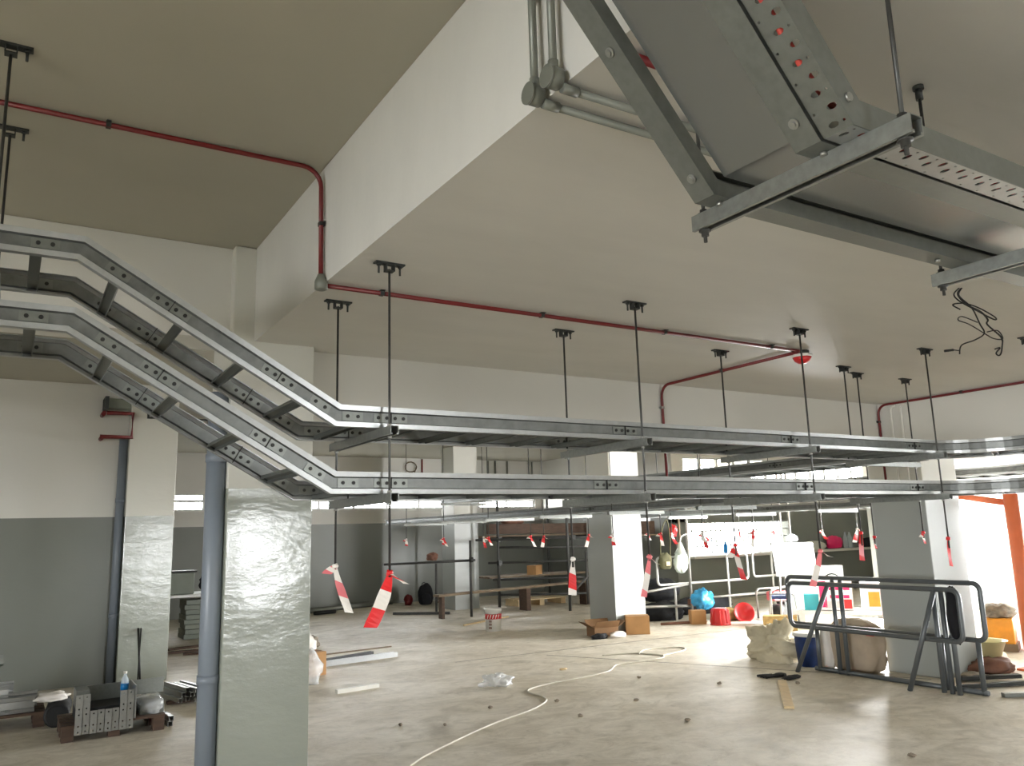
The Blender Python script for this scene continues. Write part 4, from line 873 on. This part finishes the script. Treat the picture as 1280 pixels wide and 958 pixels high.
MB().tube(cat([(9.74, 10.93, 1.14), (9.80, 10.95, 1.5), (9.95, 10.96, 1.75), (10.0, 10.95, 1.45), (9.96, 10.93, 1.12)]), 0.012, 6).build('strap', 'olive_cloth', t)
MB().rbox((9.84, 10.855, 1.0), (0.09, 0.01, 0.07)).build('patch', 'wood_pale', t)
t = thing('carrier_bag', 'milky plastic carrier bag hanging on the guardrail pole', 'bag', (10.2, 10.9, 0.85))
sb = MB(); blob(sb, (10.2, 10.92, 1.02), (0.15, 0.08, 0.20), 82, 0.25, 26, 18, False); sb.build('bag', 'milky_plastic', t); MB().tube([(10.2, 10.92, 1.15), (10.21, 10.92, 1.25), (10.2, 10.92, 1.35)], 0.06, 10, radii=[0.11, 0.06, 0.03]).build('neck', 'milky_plastic', t)
MB().tube(cat([(10.2, 10.92, 1.34), (10.26, 10.93, 1.45), (10.42, 10.95, 1.50)]), 0.012, 6).build('handle', 'milky_plastic', t)
sb = MB(); blob(sb, (10.12, 10.98, 1.55), (0.07, 0.06, 0.12), 83, 0.35); single('red_rag', sb, 'red_plastic', 'red rag tied above the milky carrier bag', 'rag')
for (c, r, sd, lb) in (((10.25, 11.6, 0.48), (0.45, 0.25, 0.22), 91, 'black tarpaulin draped over the lower guardrail'), ((10.1, 11.35, 0.14), (0.42, 0.25, 0.18), 92, 'black rubbish bag on the floor behind the scaffold pole'), ((11.4, 11.7, 0.14), (0.75, 0.3, 0.18), 93, 'long black sack behind the white guardrail'), ((9.2, 11.75, 0.13), (0.22, 0.22, 0.16), 94, 'black rubbish bag beside the middle column')):
    sb = MB(); blob(sb, c, r, sd, 0.25, 20, 12); single('black_sack', sb, 'black_cloth', lb, 'sack')
sb = MB(); blob(sb, (10.35, 10.62, 0.38), (0.20, 0.13, 0.17), 95, 0.45, 30, 20, False); o = single('blue_bag', sb, 'blue_bag', 'bright blue plastic bag on top of the brown carton', 'bag')
carton('small brown carton left of the red tub', 10.08, 10.48, 0.24, 0.2, 0.22, -0.5)
t = thing('red_tub', 'red plastic tub upside down on the floor before the guardrail', 'tub', (10.2, 10.05, 0))
MB().lathe((10.25, 10.12, 0), [(0.17, 0), (0.17, 0.02), (0.155, 0.03), (0.135, 0.25), (0.125, 0.265), (0.001, 0.265)], 24).build('tub', 'red_plastic', t)
for k in range(8):
    a = 2*PI*k/8; MB().bar((10.25+0.158*math.cos(a), 10.12+0.158*math.sin(a), 0.03), (10.25+0.138*math.cos(a), 10.12+0.138*math.sin(a), 0.24), 0.02, 0.012).build('rib', 'red_plastic', t)
t = thing('red_basin', 'red basin tipped on its side left of the compressor', 'basin', (11.0, 10.1, 0))
MB().lathe((10.93, 10.22, 0.14), [(0.10, -0.12), (0.165, 0.0), (0.175, 0.01), (0.165, 0.012), (0.095, -0.10), (0.001, -0.10)], 24, (-0.55, -0.75, 0.35)).build('basin', 'red_plastic', t)
sb = MB(); blob(sb, (10.9, 10.55, 0.08), (0.28, 0.15, 0.11), 97, 0.4); single('straw_heap', sb, 'straw', 'heap of straw coloured rubbish behind the red basin', 'rubbish')
for i, (x, y) in enumerate(((10.95, 10.85), (11.05, 10.8))):
    single('plastic_cup', MB().lathe((x, y, 0.0), [(0.035, 0), (0.045, 0.17), (0.043, 0.17), (0.033, 0.005), (0.001, 0.005)], 12), 'milky_plastic', ('left' if i == 0 else 'right')+' one of two plastic cups behind the red tub', 'cup')
t = thing('compressor', 'small machine in a tube frame with a faded pink tank', 'machine', (11.5, 9.9, 0))
MB().tube(fillet([(11.2, 9.85, 0.02), (11.2, 9.85, 0.52), (11.65, 9.75, 0.58), (12.0, 9.7, 0.56), (12.0, 9.7, 0.02)], 0.08), 0.018, 8).build('frame', 'scaffold_light', t)
MB().tube(fillet([(11.25, 10.2, 0.02), (11.25, 10.2, 0.52), (12.0, 10.05, 0.52), (12.0, 10.05, 0.02)], 0.08), 0.018, 8).build('frame', 'scaffold_light', t)
MB().rbox((11.5, 9.95, 0.40), (0.34, 0.22, 0.16), -0.2).build('tank', 'tape_pink', t, None, 0.03)
MB().lathe((11.38, 9.95, 0.15), [(0.02, 0), (0.12, 0.01), (0.12, 0.16), (0.06, 0.2)], 18, (0.2, -1, 0)).build('motor', 'bolt_dark', t); MB().rbox((11.7, 9.95, 0.15), (0.25, 0.22, 0.28), -0.2).build('engine', 'bracket_steel', t, None, 0.02)
t = thing('tilted_whiteboard', 'tilted bright white board leaning beyond the guardrail', 'board', (11.6, 9.7, 0.7))
aU = V(0.18, 0.10, -0.55).normalized(); aR = V(1.05, -0.02, -0.02).normalized()
MB().obox((11.62, 9.62, 1.02), aR, aU, aR.cross(aU), 1.02, 0.60, 0.02).build('board', 'white_board', t)
for x in (11.3, 12.0): MB().cyl((x, 9.74, 0.0), (x, 9.68, 1.2), 0.018, 8).build('leg', 'scaffold_light', t)
cl = MB(); blob(cl, (11.75, 9.75, 1.37), (0.13, 0.06, 0.07), 99, 0.4); single('plastic_wad', cl, 'clear_plastic', 'wad of clear plastic on the top of the tilted board', 'plastic')
# things on the ledge
for (x, z, r, m, lb) in ((17.1, 1.07, (0.42, 0.13, 0.12), 'white_plastic', 'white bundle on the pale ledge'), (17.85, 1.13, (0.3, 0.13, 0.17), 'magenta', 'magenta bag on the pale ledge'), (19.25, 1.09, (0.4, 0.13, 0.14), 'black_cloth', 'black bundle on the pale ledge'), (20.0, 1.08, (0.2, 0.12, 0.13), 'magenta', 'small magenta bag at the end of the pale ledge'), (13.6, 1.15, (0.25, 0.1, 0.19), 'clear_plastic', 'clear plastic bundle at the start of the pale ledge')):
    sb = MB(); blob(sb, (x, 13.5, z), (r[0], 0.09, r[2]), int(x*10), 0.2); single('ledge_bundle', sb, m, lb, 'bundle')
for (x, lb) in ((18.3, 'left one of two clear bottles on the pale ledge'), (18.48, 'right one of two clear bottles on the pale ledge')):
    single('bottle', MB().lathe((x, 13.5, 0.981), [(0.06, 0), (0.065, 0.02), (0.065, 0.25), (0.025, 0.36), (0.025, 0.40)], 14), 'water_plastic', lb, 'bottle')
single('bottle', MB().lathe((14.0, 13.5, 0.981), [(0.05, 0), (0.05, 0.2), (0.02, 0.27), (0.02, 0.3)], 14), 'blue_label', 'small blue bottle at the start of the pale ledge', 'bottle')
for (x, y, lb) in ((12.2, 10.35, 'left one of the two pale poles behind the tilted board'), (12.42, 10.33, 'right one of the two pale poles behind the tilted board')):
    single('pale_pole', MB().cyl((x, y, 0), (x, y, 2.6), 0.022, 8), 'scaffold_light', lb, 'pole')

# ================================================================== RIGHT FOREGROUND
bm_ = 'barrier_paint'
guard('rear grey pipe barrier frame leaning in the right foreground', (7.80, 6.60), (7.80, 4.36), 0.49, 1.01, ((7.80, 6.24, 0.5), (7.80, 5.98, 1.0), (7.80, 5.88, 1.0), (7.80, 4.80, 0.5), (7.80, 4.44, 0.5)), bm_, 0.024, 'grey pipe barriers', (((7.80, 6.3, 0.024), (7.80, 4.4, 0.024)),), 'pipe_barrier')
t = guard('front grey pipe barrier frame with slanted legs', (7.62, 6.44), (7.62, 4.47), 0.485, 0.955, ((7.66, 4.74, 0.95), (7.66, 4.66, 0.95), (7.66, 4.59, 0.95)), bm_, 0.024, 'grey pipe barriers', (((7.56, 6.36, 0.0), (7.62, 5.90, 0.955)), ((7.50, 4.99, 0.0), (7.62, 4.70, 0.955))), 'pipe_barrier')
sl = MB(); blob(sl, (7.68, 4.56, 0.72), (0.07, 0.07, 0.26), 111, 0.15, 14, 12, False); single('black_wrap', sl, 'black_cloth', 'black wrapping around the right posts of the barrier', 'wrap')
t = thing('blue_pail', 'blue printed pail behind the barrier legs', 'bucket', (8.0, 6.52, 0))
MB().lathe((8.02, 6.54, 0), [(0.14, 0), (0.165, 0.34), (0.175, 0.345), (0.175, 0.365), (0.16, 0.365), (0.135, 0.012), (0.001, 0.012)], 24).build('pail', 'pail_blue', t)
MB().lathe((8.02, 6.54, 0.33), [(0.168, 0), (0.18, 0.005), (0.18, 0.035), (0.165, 0.04)], 24).build('rim', 'white_plastic', t)
sb = MB(); blob(sb, (8.05, 7.08, 0.17), (0.26, 0.28, 0.22), 121, 0.8, 34, 24); single('sack_cloth', sb, 'sack_cloth', 'crumpled beige cloth heap left of the blue pail', 'cloth')
sb = MB(); blob(sb, (8.12, 5.98, 0.25), (0.17, 0.30, 0.30), 122, 0.10, 30, 20, True, 3.5); single('brown_sack', sb, 'brown_sack', 'tall beige paper sack against the bluish column', 'sack')
sb = MB(); blob(sb, (7.98, 6.28-0.02, 0.2), (0.07, 0.07, 0.25), 123, 0.2, 20, 14, True, 3.0); single('white_sack', sb, 'tape_white', 'white spotted sack beside the beige paper sack', 'sack')
t = thing('label_card', 'small red label card with a white slash on the beige sack', 'label', (8.12, 5.78, 0.42))
MB().box(7.985, 7.99, 5.66, 5.78, 0.40, 0.49).build('card', 'red_plastic', t)
MB().add([(7.984, 5.76, 0.41), (7.984, 5.74, 0.41), (7.984, 5.68, 0.48), (7.984, 5.70, 0.48)], [(0, 1, 2, 3)]).build('slash', 'tape_white', t)
t = thing('work_glove', 'black work glove lying on the floor left of the barriers', 'glove', (7.15, 6.3, 0))
g = MB(); blob(g, (7.2, 6.30, 0.018), (0.09, 0.055, 0.02), 131, 0.1); g.build('palm', 'glove_black', t)
for k in range(4): MB().tube([(7.14-0.0*k, 6.35-0.03*k, 0.018), (7.05, 6.40-0.035*k, 0.016), (6.99, 6.42-0.04*k, 0.014)], 0.013, 6).build('finger', 'glove_black', t)
MB().tube([(7.22, 6.25, 0.018), (7.17, 6.18, 0.016)], 0.014, 6).build('finger', 'glove_black', t)
sb = MB(); blob(sb, (7.18, 6.12, 0.018), (0.14, 0.05, 0.02), 132, 0.3); single('work_glove', sb, 'glove_black', 'second black glove crumpled beside the first', 'glove')
single('wood_strip', MB().bar((6.98, 6.08, 0.01), (6.02, 5.19, 0.01), 0.085, 0.02), 'wood_pale', 'pale wooden strip lying on the floor left of the barriers', 'strip')
# cartons and packages behind the barrier
def pack(label, x, y, z, w, d, h, rz, m): return single('package', MB().rbox((x, y, z+h/2), (w, d, h), rz), m, label, 'package')
RY = -0.9
t = thing('product_carton', 'white and pink carton with carry handle behind the barrier', 'carton', (11.2, 8.6, 0))
MB().rbox((11.2, 8.55, 0.50), (0.5, 0.3, 0.44), RY).build('carton', 'white_board', t)
nx = V(math.cos(RY-PI/2), math.sin(RY-PI/2), 0); tx = V(math.cos(RY), math.sin(RY), 0); cf = V(11.2, 8.55, 0.50)+nx*0.1505
for (a, z, w, h, m) in ((-0.18, 0.02, 0.10, 0.40, 'magenta'), (0.06, 0.13, 0.30, 0.10, 'magenta'), (0.06, -0.02, 0.28, 0.05, 'magenta'), (-0.05, -0.14, 0.22, 0.10, 'alu_frame'), (0.16, -0.13, 0.14, 0.14, 'red_plastic')):
    MB().obox(cf+tx*a+V(0, 0, z), tx, nx, V(0, 0, 1), w, 0.003, h).build('print_block', m, t)
MB().tube([cf-nx*0.15+tx*(0.12*math.cos(x)-0.02)+V(0, 0, 0.22+0.10*math.sin(x)) for x in [PI*i/8 for i in range(9)]], 0.012, 6).build('handle', 'bracket_steel', t)
t = thing('product_carton', 'white and yellow carton against the bluish column edge', 'carton', (11.6, 8.25, 0))
MB().rbox((11.55, 8.12, 0.46), (0.36, 0.28, 0.46), RY).build('carton', 'white_board', t)
cf = V(11.55, 8.12, 0.46)+nx*0.1405
for (a, z, w, h, m) in ((0.0, -0.02, 0.16, 0.22, 'orange_plastic'), (0.14, 0.0, 0.03, 0.40, 'yellow_plastic'), (-0.05, 0.17, 0.14, 0.04, 'orange_plastic')):
    MB().obox(cf+tx*a+V(0, 0, z), tx, nx, V(0, 0, 1), w, 0.003, h).build('print_block', m, t)
t = thing('low_bench', 'white bench carrying the cartons behind the barrier', 'bench', (11.3, 8.5, 0))
MB().rbox((11.3, 8.5, 0.24), (1.4, 0.5, 0.06), RY).build('top', 'white_board', t)
for s in (-0.6, 0.6): MB().rbox(V(11.3, 8.5, 0.105)+tx*s, (0.06, 0.45, 0.21), RY).build('leg', 'white_board', t)
pack('teal package on the white bench', 11.0, 8.85, 0.27, 0.22, 0.2, 0.24, RY, 'teal'); pack('white panel box behind the pink carton', 11.5, 9.15, 0.0, 0.9, 0.08, 0.92, RY, 'white_board'); pack('straw coloured box beside the compressor', 10.35, 8.95, 0.0, 0.5, 0.25, 0.22, RY, 'straw')
t = thing('folding_stool', 'small dark stool with a white tube frame behind the barrier', 'stool', (10.87, 9.33, 0))
MB().tube(fillet([(10.70, 9.48, 0), (10.73, 9.43, 0.5), (10.95, 9.13, 0.5), (10.95, 9.08, 0)], 0.05), 0.014, 8).build('frame', 'rail_white', t); MB().rbox((10.87, 9.33, 0.45), (0.3, 0.3, 0.05), RY).build('seat', 'pail_blue', t)
# debris before the doorway
t = thing('cream_bowl', 'cream plastic basin among the rubbish at the doorway', 'basin', (9.1, 5.1, 0.1))
MB().lathe((9.15, 5.1, 0.14), [(0.11, 0), (0.17, 0.16), (0.19, 0.165), (0.19, 0.175), (0.165, 0.17), (0.10, 0.012), (0.001, 0.012)], 24).build('bowl', 'cream_plastic', t)
for (c, r, sd, m, nm, lb) in (((9.0, 5.03, 0.07), (0.28, 0.2, 0.085), 141, 'brown_bag', 'brown_sack', 'brown crumpled bag under the cream basin'), ((9.25, 4.45, 0.12), (0.16, 0.14, 0.15), 142, 'debris', 'rubble_bag', 'grey rubble bag right of the cream basin'), ((9.05, 5.7, 0.04), (0.4, 0.18, 0.05), 143, 'tape_white', 'paper_litter', 'white paper litter behind the cream basin'),
                             ((9.85, 4.5, 0.08), (0.2, 0.18, 0.10), 144, 'teal', 'teal_bag', 'teal bag at the right picture edge'), ((8.5, 4.95, 0.03), (0.16, 0.08, 0.04), 145, 'debris', 'rubble_heap', 'small rubble heap beside the barrier foot'), ((9.75, 5.5, 0.05), (0.25, 0.2, 0.07), 146, 'sack_cloth', 'cloth_litter', 'pale cloth litter right behind the basin')):
    sb = MB(); blob(sb, c, r, sd, 0.35, 18, 12); single(nm, sb, m, lb, 'rubbish')
t = thing('yellow_crate', 'orange and yellow crate near the doorway', 'crate', (10.6, 5.75, 0))
MB().rbox((10.65, 5.75, 0.24), (0.34, 0.30, 0.30), 0.4).build('box', 'orange_plastic', t, None, 0.015); MB().rbox((10.65, 5.75, 0.05), (0.38, 0.34, 0.09), 0.4).build('base', 'wood_board', t)
sb = MB(); blob(sb, (10.7, 5.78, 0.46), (0.2, 0.18, 0.09), 151, 0.35); single('grey_rag', sb, 'debris', 'grey rag heaped on the orange crate', 'rag')
pack('magenta package right of the orange crate', 11.0, 5.5, 0.0, 0.3, 0.25, 0.28, 0.3, 'magenta')
pack('red package lying behind the barrier posts', 11.4, 7.0, 0.0, 0.7, 0.4, 0.26, -0.9, 'magenta')
for k in range(3): single('panel_stack_sheet', MB().rbox((10.5, 6.7, 0.03+k*0.055), (1.1, 0.55, 0.045), -0.85+0.05*k), 'white_board', ('lowest', 'middle', 'topmost')[k]+' pale sheet of the small stack before the doorway', 'sheet', 'pale sheets before the doorway')
for (a, bq, w, m, lb) in (((7.9, 4.75, 0.02), (8.9, 4.3, 0.03), 0.05, 'bracket_steel', 'dark channel on the floor right of the barrier'), ((8.3, 4.95, 0.03), (8.75, 4.6, 0.05), 0.08, 'bolt_dark', 'short dark bracket among the rubbish by the barrier'), ((7.85, 4.3, 0.02), (8.6, 3.85, 0.02), 0.06, 'galvanised_dull', 'grey channel lying at the lower right corner'), ((8.2, 4.25, 0.03), (8.75, 4.2, 0.42), 0.07, 'barrier_paint', 'grey tube leaning out at the right picture edge')):
    single('steel_offcut', MB().bar(a, bq, w, 0.035), m, lb, 'offcut')
# orange post and brace
t = thing('orange_prop', 'orange steel prop with a side brace before the doorway', 'prop', (9.45, 4.81, 0))
MB().cyl((9.45, 4.81, 0), (9.45, 4.81, 1.87), 0.075, 14).build('post', 'orange_paint', t); MB().cyl((9.45, 4.85, 1.775), (9.45, 5.40, 1.875), 0.035, 10).build('brace', 'orange_paint', t)
MB().lathe((9.45, 5.40, 1.875), [(0.05, 0), (0.05, 0.05)], 12, (0, 1, 0)).build('brace_end', 'orange_paint', t); MB().box(9.33, 9.57, 4.69, 4.93, 0, 0.02).build('base_plate', 'orange_paint', t)
# yellow cable and switch box at the door jamb
t = thing('switch_box', 'pale electrical box on the white pier beside the doorway', 'electrical box', (12.55, 7.7, 1.0))
MB().box(12.42, 12.555, 7.30, 7.65, 0.95, 1.30).build('box', 'alu_frame', t); MB().box(12.405, 12.419, 7.38, 7.57, 1.05, 1.22).build('cover', 'cream_plastic', t)
MB().cyl((12.5, 7.58, 1.301), (12.5, 7.58, 2.5), 0.02, 8).build('conduit', 'alu_frame', t)
t = thing('yellow_cable', 'bunch of yellow cable hanging from the electrical box', 'cable', (12.38, 7.45, 0.2))
for k in range(4): MB().tube(cat([(12.38-0.01*k, 7.48+0.01*k, 1.15), (12.36-0.02*k, 7.40+0.06*math.sin(k*2), 0.8), (12.36, 7.33+0.05*k, 0.5), (12.36-0.02*k, 7.38+0.05*math.cos(k), 0.22), (12.37, 7.50, 0.45+0.05*k), (12.38, 7.49, 1.1)]), 0.016, 6).build('loop', 'yellow_plastic', t)
# low fence outside
t = thing('outside_fence', 'thin low fence outside the bright doorway', 'fence', (18.0, 9.0, -3.2))
for z in (-0.30, -0.75): MB().box(17.98, 18.02, 3.0, 8.6, z-0.015, z+0.015).build('rail', 'bracket_steel', t)
for k in range(5): MB().box(17.97, 18.03, 3.2+k*1.3, 3.26+k*1.3, -3.2, -0.3).build('post', 'bracket_steel', t)
